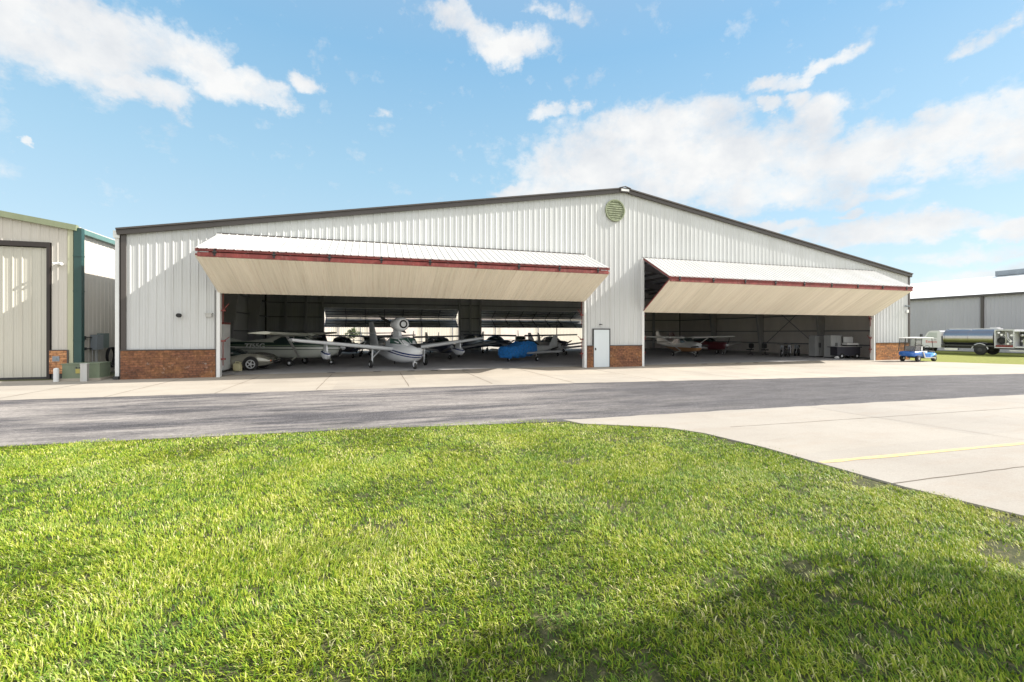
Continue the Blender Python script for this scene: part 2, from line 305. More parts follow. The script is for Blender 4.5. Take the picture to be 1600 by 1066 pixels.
def blades(name, x0, x1, y0, y1, dens, wid, ln, lim):
    n = int((x1-x0)*(y1-y0)*dens); x = rng.uniform(x0, x1, n); y = rng.uniform(y0, y1, n)
    dz = x*.2957+y*.9553; rr = x*.9553-y*.2957
    k = inside(x-.10+.30*vnoise(x, y, 3.1, 31)-.12*vnoise(x, y, 11, 33), y+.06-.22*vnoise(x, y, 2.3, 32)+.05*vnoise(x, y, 12, 34), lp) & (dz > lim[0]) & (dz <= lim[1]) & (np.abs(rr) < dz*1.25+1.2)
    x, y = x[k], y[k]
    big = vnoise(x, y, .9, 1)*.5+vnoise(x, y, 2.6, 2)*.3+vnoise(x, y, 7, 3)*.2
    cl = vnoise(x, y, 11, 4)*.6+vnoise(x, y, 26, 5)*.4
    bare = np.zeros(len(x))
    for bx, by, br_, am in ((3.4, 2.8, .10, .9), (5.45, 2.42, .22, 1.0), (4.75, 1.9, .14, .8), (2.84, 6.2, .12, .6), (.85, 2.3, .12, .6), (6.12, 4.2, .2, 1.0), (.1, 4.7, .14, .45), (3.7, 8.9, .2, .5),
                            (4.3, 7.3, .15, .4), (2.2, 7.6, .15, .4), (6.4, 2.9, .15, .9), (2.6, 4.4, .15, .4)):
        bare = np.maximum(bare, am*np.exp(-(((x-bx)/1.7)**2+((y-by))**2)/br_**2))
    k = rng.random(len(x)) < np.clip(-.45+1.9*cl+.7*big-bare*1.1, .04, 1); x, y, big, cl, bare = (a[k] for a in (x, y, big, cl, bare)); n = len(x)
    h = ln*(.45+.75*rng.random(n))*(.65+.7*big)*(1-.45*np.clip(bare, 0, 1)); w = wid*(.6+.8*rng.random(n))
    th = rng.uniform(0, 2*PI, n) + 0; lean = np.clip(rng.normal(1.0, .45, n), .05, 1.6)
    flow = vnoise(x, y, .7, 9)*5; th = np.where(rng.random(n) < .45, flow+rng.normal(0, .5, n), th)
    dx, dy = np.cos(th), np.sin(th); ph = th+PI/2+rng.normal(0, .5, n); wx, wy = np.cos(ph)*w/2, np.sin(ph)*w/2
    V = np.zeros((n, 5, 3)); z0 = -.022
    V[:, 0] = np.stack([x-wx, y-wy, np.full(n, z0)], 1); V[:, 1] = np.stack([x+wx, y+wy, np.full(n, z0)], 1)
    m1 = h*.55; a1 = lean*.6; mx, my, mz = x+dx*np.sin(a1)*m1, y+dy*np.sin(a1)*m1, z0+np.cos(a1)*m1
    V[:, 2] = np.stack([mx-wx*.85, my-wy*.85, mz], 1); V[:, 3] = np.stack([mx+wx*.85, my+wy*.85, mz], 1)
    a2 = lean*1.35; V[:, 4] = np.stack([mx+dx*np.sin(a2)*h*.5, my+dy*np.sin(a2)*h*.5, mz+np.cos(a2)*h*.5], 1)
    V[:, 4, 2] = np.maximum(V[:, 4, 2], .0)
    o = np.arange(n)*5; loops = np.stack([o, o+1, o+3, o+2, o+2, o+3, o+4], 1).ravel()
    starts = np.stack([np.arange(n)*7, np.arange(n)*7+4], 1).ravel(); tot = np.tile([4, 3], n)
    me = bpy.data.meshes.new(name); me.vertices.add(n*5); me.vertices.foreach_set('co', V.ravel())
    me.loops.add(n*7); me.loops.foreach_set('vertex_index', loops.astype(np.int32))
    me.polygons.add(n*2); me.polygons.foreach_set('loop_start', starts.astype(np.int32))
    try: me.polygons.foreach_set('loop_total', tot.astype(np.int32))
    except Exception: pass
    t = np.clip(.00+.50*big+.42*cl+rng.normal(0, .20, n)+.25*np.clip(bare, 0, 1), 0, .93); dry = rng.random(n) < .05+.10*(vnoise(x, y, 1.7, 21) > .62)+.35*np.clip(bare, 0, 1)
    t = np.where(dry, rng.uniform(.88, 1, n), t)
    me.update(calc_edges=True)
    A = me.attributes.new('tint', 'FLOAT', 'POINT'); A.data.foreach_set('value', np.repeat(t, 5).astype(np.float32))
    me.materials.append(M['grass']); ob = bpy.data.objects.new(name, me); C.objects.link(ob); struct(ob, 'stuff'); ob['label'] = 'bright green coarse lawn grass with dry straw patches in the foreground'
    return ob
lawn_parts = [blades('grass', -9, 7, 1.0, 10.2, 7600, .0070, .058, (1.9, 4.2)),
              blades('grass', -9, 7, 1.0, 10.2, 4900, .0082, .052, (4.2, 7.0)),
              blades('grass', -13, 7, 3.0, 10.2, 3100, .011, .048, (7.0, 12.5))]
# join the three zones into ONE stuff object
def join_np(obs):
    vs, lv, ls, lt, tt = [], [], [], [], []; vo = lo = 0
    for o in obs:
        me = o.data; n = len(me.vertices); a = np.empty(n*3, np.float32); me.vertices.foreach_get('co', a); vs.append(a)
        m_ = len(me.loops); q = np.empty(m_, np.int32); me.loops.foreach_get('vertex_index', q); lv.append(q+vo)
        p = len(me.polygons); s_ = np.empty(p, np.int32); me.polygons.foreach_get('loop_start', s_); ls.append(s_+lo)
        t = np.empty(n, np.float32); me.attributes['tint'].data.foreach_get('value', t); tt.append(t); vo += n; lo += m_
    me = bpy.data.meshes.new('grass'); me.vertices.add(vo); me.vertices.foreach_set('co', np.concatenate(vs)); me.loops.add(lo)
    me.loops.foreach_set('vertex_index', np.concatenate(lv)); s_ = np.concatenate(ls); me.polygons.add(len(s_)); me.polygons.foreach_set('loop_start', s_)
    me.update(calc_edges=True); A = me.attributes.new('tint', 'FLOAT', 'POINT'); A.data.foreach_set('value', np.concatenate(tt)); me.materials.append(M['grass'])
    old = [o.data for o in obs]; first = obs[0]; first.data = me
    for o in obs[1:]: bpy.data.objects.remove(o)
    for d in old: bpy.data.meshes.remove(d)
    return first
join_np(lawn_parts)
# ------------------------------------------------------------------ corrugated sheets
PIT = .305
def profile(s0, s1, h=.024, wide=.08):
    pts = {round(s0, 5): 0., round(s1, 5): 0.}; k = math.floor(s0/PIT)-1; out = []
    while k*PIT < s1+PIT:
        c_ = k*PIT; out += [(c_-wide/2, 0), (c_-wide/2+.03, h), (c_+wide/2-.03, h), (c_+wide/2, 0)]
        for q in (-.035, .035): out += [(c_+PIT/2+q-.012, 0), (c_+PIT/2+q, .006), (c_+PIT/2+q+.012, 0)]
        k += 1
    out.sort()
    def at(s):
        for (a, ha), (b_, hb) in zip(out, out[1:]):
            if a <= s <= b_: return ha+(hb-ha)*(s-a)/max(b_-a, 1e-9)
        return 0
    return [(s0, at(s0))]+[p for p in out if s0+1e-4 < p[0] < s1-1e-4]+[(s1, at(s1))]
def corr(mb, s0, s1, zb, zt, P, h=.024, wide=.08):
    zb_ = zb if callable(zb) else (lambda s: zb); zt_ = zt if callable(zt) else (lambda s: zt)
    pr = profile(s0, s1, h, wide); v = []
    for s, o in pr: v += [P(s, o, zb_(s)), P(s, o, zt_(s))]
    mb.add(v, [(2*k, 2*k+2, 2*k+3, 2*k+1) for k in range(len(pr)-1)])
# ------------------------------------------------------------------ the hangar
XL, XR, YF, YB, XM = -10.05, 37.35, 22.5, 48.0, 13.65
EAV, SL = 6.13, 1/6
roofz = lambda x: EAV+(XM-XL)*SL-abs(x-XM)*SL
hg = thing('hangar', 'large white ribbed steel hangar with two raised bifold doors and brick wainscot', 'hangar', (XM, YF, 0), world=True)
PF = lambda s, o, z: (s, YF-o, z)
D1 = (-6.46, 11.14); D2 = (14.97, 33.63); HD = 6.3; BR = 1.2
mb = MB()
corr(mb, XL, D1[0], BR, roofz, PF); corr(mb, D1[0], D1[1], HD, roofz, PF)
corr(mb, D1[1], 11.70, BR, roofz, PF); corr(mb, 11.70, 12.75, 2.17, roofz, PF); corr(mb, 12.75, D2[0], BR, roofz, PF)
corr(mb, D2[0], D2[1], HD, roofz, PF); corr(mb, D2[1], XR, BR, roofz, PF)
mb.build('front_wall', M['steel'], hg, fix=False)
B1 = (-4.76, 8.73); B2 = (11.25, 24.5); HB = 4.45
PB = lambda s, o, z: (s, YB+o, z)
mb = MB(); corr(mb, XL, B1[0], 0, roofz, PB); corr(mb, B1[0], B1[1], HB, roofz, PB); corr(mb, B1[1], B2[0], 0, roofz, PB); corr(mb, B2[0], B2[1], HB, roofz, PB); corr(mb, B2[1], XR, 0, roofz, PB)
mb.build('rear_wall', M['steel'], hg, fix=False)
for X, sg in ((XL, -1), (XR, 1)):
    mb = MB(); corr(mb, YF, YB, 0, EAV, lambda s, o, z: (X+sg*o, s, z)); mb.build('side_wall', M['steel'], hg, fix=False)
for sg in (-1, 1):   # roof slopes
    xe = XM+sg*(XM-XL+.12); mb = MB()
    mb.prism([(XM, roofz(XM)+.05), (xe, roofz(xe)+.05), (xe, roofz(xe)+.0), (XM, roofz(XM)+.0)], lambda u, w, d: (u, d, w), YF-.02, YB+.1)
    mb.build('roof', M['insul'], hg)
    mb = MB()   # rake trim along the front gable
    mb.bar((XM+sg*.32, YF-.10, roofz(XM+sg*.32)+.02), (xe, YF-.10, roofz(xe)+.02), .12, .27, up=(0, 0, 1)); mb.bar((XM+sg*.32, YF-.19, roofz(XM+sg*.32)+.12), (xe, YF-.19, roofz(xe)+.12), .06, .07)
    mb.build('rake_trim', M['brown'], hg)
mb = MB(); mb.box(XM-.32, XM+.32, YF-.20, YF-.04, roofz(XM)-.13, roofz(XM)+.12); mb.bar((XM-.36, YF-.21, roofz(XM)+.10), (XM, YF-.21, roofz(XM)+.19), .08, .04); mb.bar((XM, YF-.21, roofz(XM)+.19), (XM+.36, YF-.21, roofz(XM)+.10), .08, .04)
mb.build('ridge_cap', M['brown'], hg)
MB().box(XM-.25, XM+.25, YF-.22, YF-.20, roofz(XM)-.07, roofz(XM)+.06).build('ridge_vent', M['white'], hg)
# corner trims, base trims, jambs
MB().box(XL-.03, XL+.17, YF-.06, YF+.02, BR, EAV-.02).box(XL-.05, XL-.005, YF-.06, YF+.16, 0, EAV-.02).build('corner_trim', M['brown'], hg)
MB().box(XR-.12, XR+.05, YF-.06, YF+.05, 0, EAV-.02).build('corner_trim', M['brown'], hg)
for x in (XL, XR): MB().box(x-.12, x+.12, YB-.12, YB+.12, 0, EAV+.02).build('rear_corner_trim', M['brown'], hg)
def brickpart(x0, x1, mat, z1=BR):
    MB().box(x0, x1, YF-.10, YF+.02, 0, z1).build('brick_wainscot', mat, hg)
    MB().box(x0, x1, YF-.13, YF+.01, z1, z1+.04).build('sill_trim', M['brown'], hg)
brickpart(XL, D1[0]-.14, M['brick']); brickpart(D1[1]+.14, 11.70, M['brick']); brickpart(12.75, D2[0]-.14, M['brick']); brickpart(D2[1]+.14, XR-.12, M['stone'])
for x in (D1[0]-.14, D1[1], D2[0]-.14, D2[1]):
    MB().box(x, x+.14, YF-.11, YF+.16, 0, HD-.01).build('door_jamb', M['white'], hg)
for x in (D1[0]-.165, D1[1]+.14, D2[1]+.14): MB().box(x, x+.025, YF-.12, YF, 0, 3.8).build('jamb_edge', M['brown'], hg)
for x0, x1 in (D1, D2): MB().box(x0-.1, x1+.1, YF-.10, YF-.035, HD-.03, HD+.03).build('header_trim', M['brown'], hg)
# red latch hardware at the jambs
for x, s in ((D1[0]+.06, 1), (D1[1]-.06, -1), (D2[0]+.06, 1), (D2[1]-.06, -1)):
    mb = MB(); mb.cyl((x, YF+.1, .5), (x, YF+.1, 1.6), .018, 8).cyl((x, YF+.1, 2.4), (x, YF+.1, 3.7), .018, 8)
    for z in (.75, 1.55, 2.9): mb.box(x-.06, x+.10*s if s > 0 else x+.06, YF+.02, YF+.14, z, z+.07) if s > 0 else mb.box(x-.10, x+.06, YF+.02, YF+.14, z, z+.07)
    mb.bar((x, YF+.1, 2.95), (x+.22*s, YF+.15, 3.25), .03); mb.bar((x, YF+.1, 1.55), (x+.22*s, YF+.15, 1.75), .03)
    mb.build('door_latch', M['red'], hg)
# walk door
d = MB().box(11.74, 12.71, YF-.075, YF-.035, .02, 2.12).build('walk_door', M['doorpaint'], hg)
MB().box(11.80, 11.86, YF-.12, YF-.075, .98, 1.1).cyl((11.83, YF-.13, 1.0), (11.83, YF-.075, 1.0), .035, 12).build('handle', M['dark'], d)
MB().box(11.68, 11.74, YF-.09, YF+.02, 0, 2.18).box(12.71, 12.77, YF-.09, YF+.02, 0, 2.18).box(11.74, 12.71, YF-.09, YF+.02, 2.12, 2.18).build('door_frame', M['dark'], hg)
# gable round louvre
pc = Vector((13.08, YF-.03, 8.9)); pl = MB().lathe(pc, (0, -1, 0), [(0, .62), (.09, .62), (.09, .55), (.03, .55)], 40).build('round_vent', M['lgreen'], hg)
mb = MB()
for k in range(9):
    z = -.5+k*.125; w = math.sqrt(max(.01, .54**2-z*z)); mb.bar((pc.x-w, YF-.075, 8.9+z), (pc.x+w, YF-.075, 8.9+z), .05, .07)
mb.build('louvre', paint('mossy_louvre', (.24, .27, .17), .6, 0, .5, 6, (1, 1, 1)), pl)
MB().lathe((-7.99, YF-.05, 2.69), (0, -1, 0), [(0, .09), (.12, .09), (.12, .06)], 16).build('vent_pipe', M['black'], hg)
MB().box(-7.02, -6.78, YF-.11, YF-.03, 2.64, 2.80).box(-7.05, -6.75, YF-.14, YF-.03, 2.78, 2.81).build('outlet_box', M['canopy'], hg)
def floodlight(x, z, par, y=YF, mat=None, k=.75):
    mb = MB().box(x-.10*k, x+.10*k, y-.07, y-.03, z-.07*k, z+.07*k).cyl((x, y-.07, z), (x, y-.07-.09*k, z+.02), .035*k, 10)
    o = mb.build('flood_lamp', mat or M['white'], par)
    for s in (-1, 1): MB().lathe((x+s*.07*k, y-.07-.08*k, z), (s*.8, -.6, -.35), [(0, .04*k), (.08*k, .05*k), (.17*k, .08*k), (.18*k, .07*k)], 14).build('lamp_head', mat or M['white'], o)
floodlight(36.95, 3.9, hg, mat=M['grey']); floodlight(12.15, 2.42, hg, mat=M['dark'], k=.4)
MB().box(37.0, 37.2, YF-.1, YF-.03, 3.4, 3.62).build('junction_box', M['white'], hg)
# frames, purlins, girts
lin = paint('pale_bounce_liner', (.74, .70, .66), .6, 0, .08, 1.2)  # pale liner sheets added to bounce more light around the right bay
MB().box(XR-.035, XR-.02, YF+.2, YB-.06, .012, EAV-.2).build('bounce_liner', lin, hg)
MB().box(B2[1]+.1, XR-.04, YB-.04, YB-.025, .012, EAV-.2).build('bounce_liner', lin, hg)
fy = [22.95, 28.9, 35.2, 41.6, 47.55]
for y in fy[1:4]:
    for sg, xw in ((1, XL+.08), (-1, XR-.08)):
        MB().prism([(xw, 0.012), (xw+sg*.32, .012), (xw+sg*1.05, roofz(xw)-.95), (xw+sg*1.05, roofz(xw+sg*1.05)-.30), (xw, roofz(xw)-.25)], lambda u, w, d_: (u, d_, w), y-.12, y+.12).build('column', M['framel'], hg)
    for sg in (-1, 1):
        xe = XM+sg*(XM-XL-1.1); MB().prism([(XM, roofz(XM)-.28), (xe, roofz(xe)-.28), (xe, roofz(xe)-.95), (XM-sg*-6, roofz(XM+sg*6)-.75), (XM, roofz(XM)-.95)], lambda u, w, d_: (u, d_, w), y-.1, y+.1).build('rafter', M['frame'], hg)
nx = 15
for sg in (-1, 1):
    for k in range(nx):
        x = XM+sg*(.5+k*1.55); z = roofz(x)-.14
        MB().box(x-.04, x+.04, YF+.05, YB-.02, z-.12, z+.1).build('purlin', M['frame'], hg)
for X, sg in ((XL+.03, 1), (XR-.04, -1)):
    for z in (.95, 2.1, 3.5, 4.9):
        a, b_ = sorted((X+sg*.02, X+sg*.2)); MB().box(a, b_, YF+.05, YB-.05, z-.04, z+.04).build('girt', M['frame'], hg)
for z in (.95, 2.1, 3.5, 4.9, 6.2):
    for x0, x1 in ((XL+.3, B1[0]), (B1[1], B2[0]), (B2[1], XR-.3)) if z < 4.4 else ((XL+.3, XR-.3),):
        if z == 6.2: x0, x1 = XM-20, XM+20
        MB().box(x0, x1, YB-.22, YB-.045, z-.04, z+.04).build('girt', M['frame'], hg)
for x in (-8.2, -6.4, B1[0]-.12, B1[1]+.1, 10.0, B2[0]-.12, B2[1]+.12, 29, 33.2):
    MB().box(x-.1, x+.1, YB-.45, YB-.23, .012, roofz(x)-.3).build('end_column', M['framel'], hg)
mb = MB(); mb.cyl((XR-.3, 29.1, .6), (XR-.3, 35.0, 5.4), .03, 6).cyl((XR-.3, 29.1, 5.4), (XR-.3, 35.0, .6), .03, 6).build('cross_brace', M['frame'], hg)
for X in (-4.7, 9.0, 17.6):
    for k in range(1): MB().cyl((X, 41.6, .012), (X, 41.6, 3.2), .04, 8).build('pipe_post', M['framel'], hg) if X == 17.6 else None
# left eave downspout and gutter
MB().box(XL-.22, XL-.08, YF-.02, YF+.12, .12, EAV-.1).box(XL-.26, XL-.04, YF-.08, YF+.16, EAV-.25, EAV+.05).build('downspout', M['white'], hg)
MB().box(XL-.25, XL-.07, YF-.12, YF+.08, .02, .14).build('downspout_boot', M['dark'], hg)
MB().box(XL-.2, XL-.02, YF+.17, YB, EAV-.16, EAV+.0).build('gutter', M['white'], hg)
def bifold(x0, x1, Y, sg, header, hem, out, zf, gap, skin_up, skin_lo, beam, nv, npan):
    dr = MB().box(x0, x1, Y+sg*.02, Y+sg*.08, header-.06, header-.035).build('bifold_door', beam, hg)
    nrm_u = Vector((0, sg*(header-zf-gap), out)).normalized(); nrm_l = Vector((0, sg*(zf-gap-hem), -out)).normalized()
    for nm, A, B, nn, skin in (('upper_panel', Vector((0, Y+sg*.03, header-.02)), Vector((0, Y+sg*out, zf+gap)), nrm_u, skin_up),
                               ('lower_panel', Vector((0, Y+sg*out, zf-gap)), Vector((0, Y+sg*.03, hem)), nrm_l, skin_lo)):
        ov = .06; d_ = (B-A); ln = d_.length; d_.normalize()
        P = lambda s, o, z: tuple(Vector((s, 0, 0)) + A + d_*(ln-z) + nn*(o+.02))
        mb = MB(); corr(mb, x0-ov, x1+ov, -.05 if nm[0] == 'u' else 0, ln, P, .026 if nm[0] == 'u' else .014, .09 if nm[0] == 'u' else .07)
        p = mb.build(nm, skin, dr, fix=False)
        mb = MB()
        for t in np.linspace(.04, .96, nv):
            c0 = A+d_*(ln*t)-nn*.09; mb.bar((x0, c0.y, c0.z), (x1, c0.y, c0.z), .06, .06)
            if nv > 3: c1 = A+d_*(ln*t)-nn*.34; mb.bar((x0, c1.y, c1.z), (x1, c1.y, c1.z), .05, .05)
        for x in np.linspace(x0+.04, x1-.04, npan):
            a_, b_ = A-nn*.07, B-nn*.07; mb.bar((x, a_.y, a_.z), (x, b_.y, b_.z), .06, .10)
        mb.build('panel_frame', M['frame'], p)
        if beam is M['red']:
            e = B if nm[0] == 'u' else A; dd = -1 if nm[0] == 'u' else 1
            c0 = e+d_*(dd*.02)-nn*.04; mb = MB(); mb.bar((x0+.02 if nm[0] == 'l' else x0-.05, c0.y, c0.z), (x1-.02 if nm[0] == 'l' else x1+.05, c0.y, c0.z), .10, .17 if nm[0] == 'l' else .12)
            c0 = c0 - Vector((0, sg*.14, .02*dd)); mb.bar((x0+.35, c0.y, c0.z-.06 if nm[0] == 'u' else c0.z+.05), (x1-.35, c0.y, c0.z-.06 if nm[0] == 'u' else c0.z+.05), .08, .12)
            mb.build('edge_beam', beam, p)
            for xx in (x0-.03, x1+.03):
                a_, b_ = A-nn*.03, B-nn*.03; MB().bar((xx, a_.y, a_.z), (xx, b_.y, b_.z), .05, .07).build('end_channel', M['red'], p)
    if beam is M['red']:
        for k in range(9):
            x = x0+.6+(x1-x0-1.2)*k/8
            MB().box(x-.035, x+.035, Y-(out+.045), Y-(out-.02), zf-.13, zf+.13).cyl((x-.07, Y-out-.03, zf), (x+.07, Y-out-.03, zf), .03, 8).build('hinge', M['black'], dr)
    return dr
bifold(D1[0], D1[1], YF, -1, HD, 3.70, 2.78, 5.04, .12, M['canopy'], M['soffit'], M['red'], 3, 12)
bifold(D2[0], D2[1], YF, -1, HD+.03, 3.15, 2.46, 4.84, .10, M['canopy'], M['soffit'], M['red'], 3, 12)
bifold(B1[0], B1[1], YB, 1, HB, 2.52, 1.75, 3.50, .10, M['white'], M['white'], M['frame'], 4, 8)
bifold(B2[0], B2[1], YB, 1, HB, 2.52, 1.75, 3.50, .10, M['white'], M['white'], M['frame'], 4, 9)
mb = MB()
# ------------------------------------------------------------------ left building
lb = thing('storage_hangar', 'beige ribbed steel hangar with green trim and stone corner, left of the big hangar', 'hangar', (-13, 23.7, 0), world=True)
LX, LY = -12.25, 23.7; lroof = lambda x: 6.40+(LX-x)*SL
mb = MB(); corr(mb, -13.02, LX-.2, 1.19, lroof, lambda s, o, z: (s, LY-o, z)); corr(mb, -30, -13.02, 5.75, lroof, lambda s, o, z: (s, LY-o, z)); mb.build('front_wall', M['beige'], lb, fix=False)
mb = MB(); corr(mb, LY, 46, 0.05, 6.32, lambda s, o, z: (LX+o, s, z)); mb.build('side_wall', M['beige'], lb, fix=False)
mb = MB(); corr(mb, -20.5, -13.22, .08, 5.52, lambda s, o, z: (s, LY+.06-o, z)); dl = mb.build('sliding_door', M['beige_door'], lb, fix=False)
MB().box(-20.6, -13.16, LY+.03, LY+.10, 0.0, .09).build('door_rail', M['dark'], dl)
MB().box(-20.6, -13.05, LY-.07, LY+.12, 5.55, 5.75).box(-13.16, -13.05, LY-.07, LY+.12, 0, 5.55).build('door_frame', paint('very_dark_brown', (.025, .018, .016), .5), lb)
MB().box(-30, -13.06, LY+.13, LY+.2, 0, 5.6).build('inner_wall', M['dark'], lb)
MB().box(-13.05, LX-.17, LY-.10, LY+.02, .22, 1.19).build('stone_wainscot', M['stone2'], lb)
MB().box(-13.05, LX-.15, LY-.12, LY+.01, 1.19, 1.225).box(LX-.20, LX-.15, LY-.12, LY, .2, 1.19).build('sill_trim', M['brown'], lb)
MB().box(-13.0, LX-.17, LY-.05, LY+.02, 0, .22).build('footing', M['dark'], lb)
MB().box(-12.94, -12.70, LY-.115, LY-.09, .74, .96).box(-12.86, -12.78, LY-.13, LY-.115, .81, .89).build('stone_light_block', M['grey'], lb)
MB().box(LX-.19, LX-.005, LY-.08, LY+.02, .0, 6.42).build('corner_trim', M['ygreen'], lb)
mb = MB(); mb.box(LX+.03, LX+.30, LY-.11, LY+.10, .35, 6.42)
for z in (1.6, 3.7, 5.2): mb.box(LX+.015, LX+.315, LY-.125, LY+.10, z, z+.05)
mb.build('downspout', M['dgreen'], lb)
MB().box(LX+.02, LX+.24, LY+.10, 46, 6.22, 6.42).build('gutter', paint('green_gutter', (.10, .19, .17), .4), lb)
MB().bar((LX+.15, LY-.12, lroof(LX+.15)+.03), (-30, LY-.12, lroof(-30)+.03), .16, .24).build('rake_trim', M['lgreen'], lb)
MB().prism([(LX+.2, lroof(LX+.2)+.10), (-30, lroof(-30)+.10), (-30, lroof(-30)+.02), (LX+.2, lroof(LX+.2)+.02)], lambda u, w, d_: (u, d_, w), LY-.04, 46).build('roof', M['beige'], lb)
floodlight(-12.72, 4.88, lb, LY, M['white'])
eb = thing('meter_box', 'grey electric meter box on pipes, on the beige side wall between the hangars', 'meter box', (LX, 25.2, 0), world=True)
MB().box(LX+.05, LX+.30, 24.72, 25.2, 1.18, 1.86).build('cabinet', M['grey'], eb); MB().box(LX+.04, LX+.26, 25.24, 25.75, 1.24, 1.92).build('side_cabinet', paint('grey_green_box', (.16, .21, .20), .4), eb)
MB().cyl((LX+.15, 24.95, .1), (LX+.15, 24.95, 1.2), .055, 12).cyl((LX+.12, 24.74, .2), (LX+.12, 24.74, 1.2), .02, 8).build('conduit', M['framel'], eb)
mb = MB(); mb.box(LX+.04, LX+.12, 24.3, 24.72, 1.72, 1.76).box(LX+.04, LX+.12, 24.3, 24.72, 1.22, 1.26).box(LX+.04, LX+.12, 24.4, 25.3, .55, .59)
mb.cyl((LX+.1, 24.25, 1.64), (LX+.1, 24.25, 1.8), .04, 8).cyl((LX+.1, 24.28, 1.18), (LX+.1, 24.28, 1.3), .04, 8).build('strut_rails', M['dark'], eb)
fb = MB().cyl((LX+.12, 24.05, .05), (LX+.12, 24.05, .85), .03, 8).cyl((LX+.12, 24.25, .05), (LX+.12, 24.25, .55), .025, 8).cyl((LX+.12, 24.02, .5), (LX+.2, 24.3, .5), .04, 8)
tag(fb.build('water_pipe', M['grey']), 'short grey standpipe beside the dark green downspout', 'pipe')
mb = MB()
for k in range(5):
    rr = .30+.02*k; mb.tube([(LX+.10+.03*k, 26.15+.32*rr*math.cos(t)/.3, .85+1.25*rr*math.sin(t)-.1*k*.2) for t in np.linspace(0, 2*PI, 22)[:-1]], .022, 6, True)
mb.tube([(LX+.12, 26.3, 1.2), (LX+.18, 26.6, .6), (LX+.2, 26.9, .2), (LX+.3, 27.3, .03)], .02, 6)
tag(mb.build('hose', M['black']), 'coiled black hose hanging on the beige side wall', 'hose')
tb = thing('transformer_box', 'low olive green utility cabinet behind two white posts', 'utility box', (-11.4, 22.8, 0), world=True)
MB().box(-12.0, -11.35, 22.45, 23.25, .10, .66).box(-11.33, -10.76, 22.42, 23.2, .10, .68).build('cabinet', M['tgreen'], tb)
MB().box(-12.03, -11.34, 22.42, 23.28, .66, .70).box(-11.35, -10.73, 22.39, 23.23, .68, .72).build('lid', M['tgreen'], tb)
MB().box(-12.05, -10.7, 22.38, 23.3, .0, .10).build('plinth', M['conc'], tb)
MB().box(-11.56, -11.42, 22.435, 22.45, .30, .48).build('warning_label', paint('faded_yellow_label', (.42, .36, .10), .6), tb)
MB().box(-11.55, -11.51, 22.42, 22.45, .5, .56).box(-11.45, -11.41, 22.42, 22.45, .5, .56).build('latches', M['dark'], tb)
b1 = MB().cyl((-12.08, 22.25, 0), (-12.08, 22.25, .50), .085, 18).lathe((-12.08, 22.25, .50), (0, 0, 1), [(0, .085), (.03, .07), (.05, .02)], 18).build('bollard', M['white']); tag(b1, 'short round white post left of the green utility cabinet', 'bollard', 'posts guarding the green cabinet')
b2 = MB().box(-11.20, -10.98, 22.02, 22.16, 0, .70).box(-11.21, -10.97, 22.01, 22.17, .68, .72).build('bollard', M['canopy']); tag(b2, 'taller square white post in front of the green utility cabinet', 'bollard', 'posts guarding the green cabinet')
# ------------------------------------------------------------------ right building, seen past the corner
rb = thing('grey_hangar', 'long grey ribbed steel hangar with white roof behind the fuel truck', 'hangar', (59, 30, 0), world=True)
gw = paint('blue_grey_steel', (.40, .395, .42), .45, 0, .04, .6)
mb = MB(); corr(mb, 12, 75, 0, 5.8, lambda s, o, z: (59-o, s, z)); mb.build('side_wall', gw, rb, fix=False)
wr = paint('white_roof_steel', (.8, .8, .78), .45, 0, .03)
mb = MB(); mb.prism([(58.8, 5.83), (74, 9.0), (74, 8.9), (58.8, 5.73)], lambda u, w, d_: (u, d_, w), 11.5, 75.5).build('roof', wr, rb)
MB().prism([(89.2, 5.83), (74.01, 9.0), (74.01, 8.9), (89.2, 5.73)], lambda u, w, d_: (u, d_, w), 11.5, 75.5).build('roof', wr, rb)
MB().box(58.68, 58.82, 11.5, 75.5, 5.62, 5.84).build('gutter', M['brown'], rb)
for y in (20.5, 29.0, 37.2, 46, 55): MB().box(58.84, 58.96, y-.11, y+.11, 0, 5.7).build('downspout', M['brown'], rb)
for y in (33, 52): MB().box(73.4, 74.6, y-1.9, y+1.9, 8.95, 9.55).build('ridge_vent', M['grey'], rb)
corr(mb2 := MB(), 59.02, 89, 0, lambda s: 5.7+(15-abs(s-74))*.205, lambda s, o, z: (s, 12-o, z)); mb2.build('end_wall', gw, rb, fix=False)
# building and shrub beyond the rear doors
bb = thing('rear_hangar', 'pale cream steel building seen through the rear doors', 'building', (10, 80, 0), world=True)
mb = MB(); corr(mb, -30, 50, 0, 7, lambda s, o, z: (s, 80-o, z), .03, .1); mb.build('wall', paint('cream_steel', (.74, .70, .60), .5, 0, .04), bb, fix=False)
MB().prism([(-30.3, 7), (50.3, 7), (50.3, 7.2), (-30.3, 7.2)], lambda u, w, d_: (u, d_, w), 79.6, 95).build('roof', wr, bb)
for x in (-14.5, -5.8, -2.2, 8.0, 13.5, 21.5, 30): MB().box(x-.06, x+.06, 79.9, 79.97, 0, 6.9).build('downspout', M['frame'], bb)
for x0, x1 in ((-12, -7), (-1, 7), (14.5, 21), (22.5, 29)): MB().box(x0, x1, 79.90, 79.96, .02, 4.6).build('door', paint('pale_pink_door', (.76, .68, .62), .5), bb)
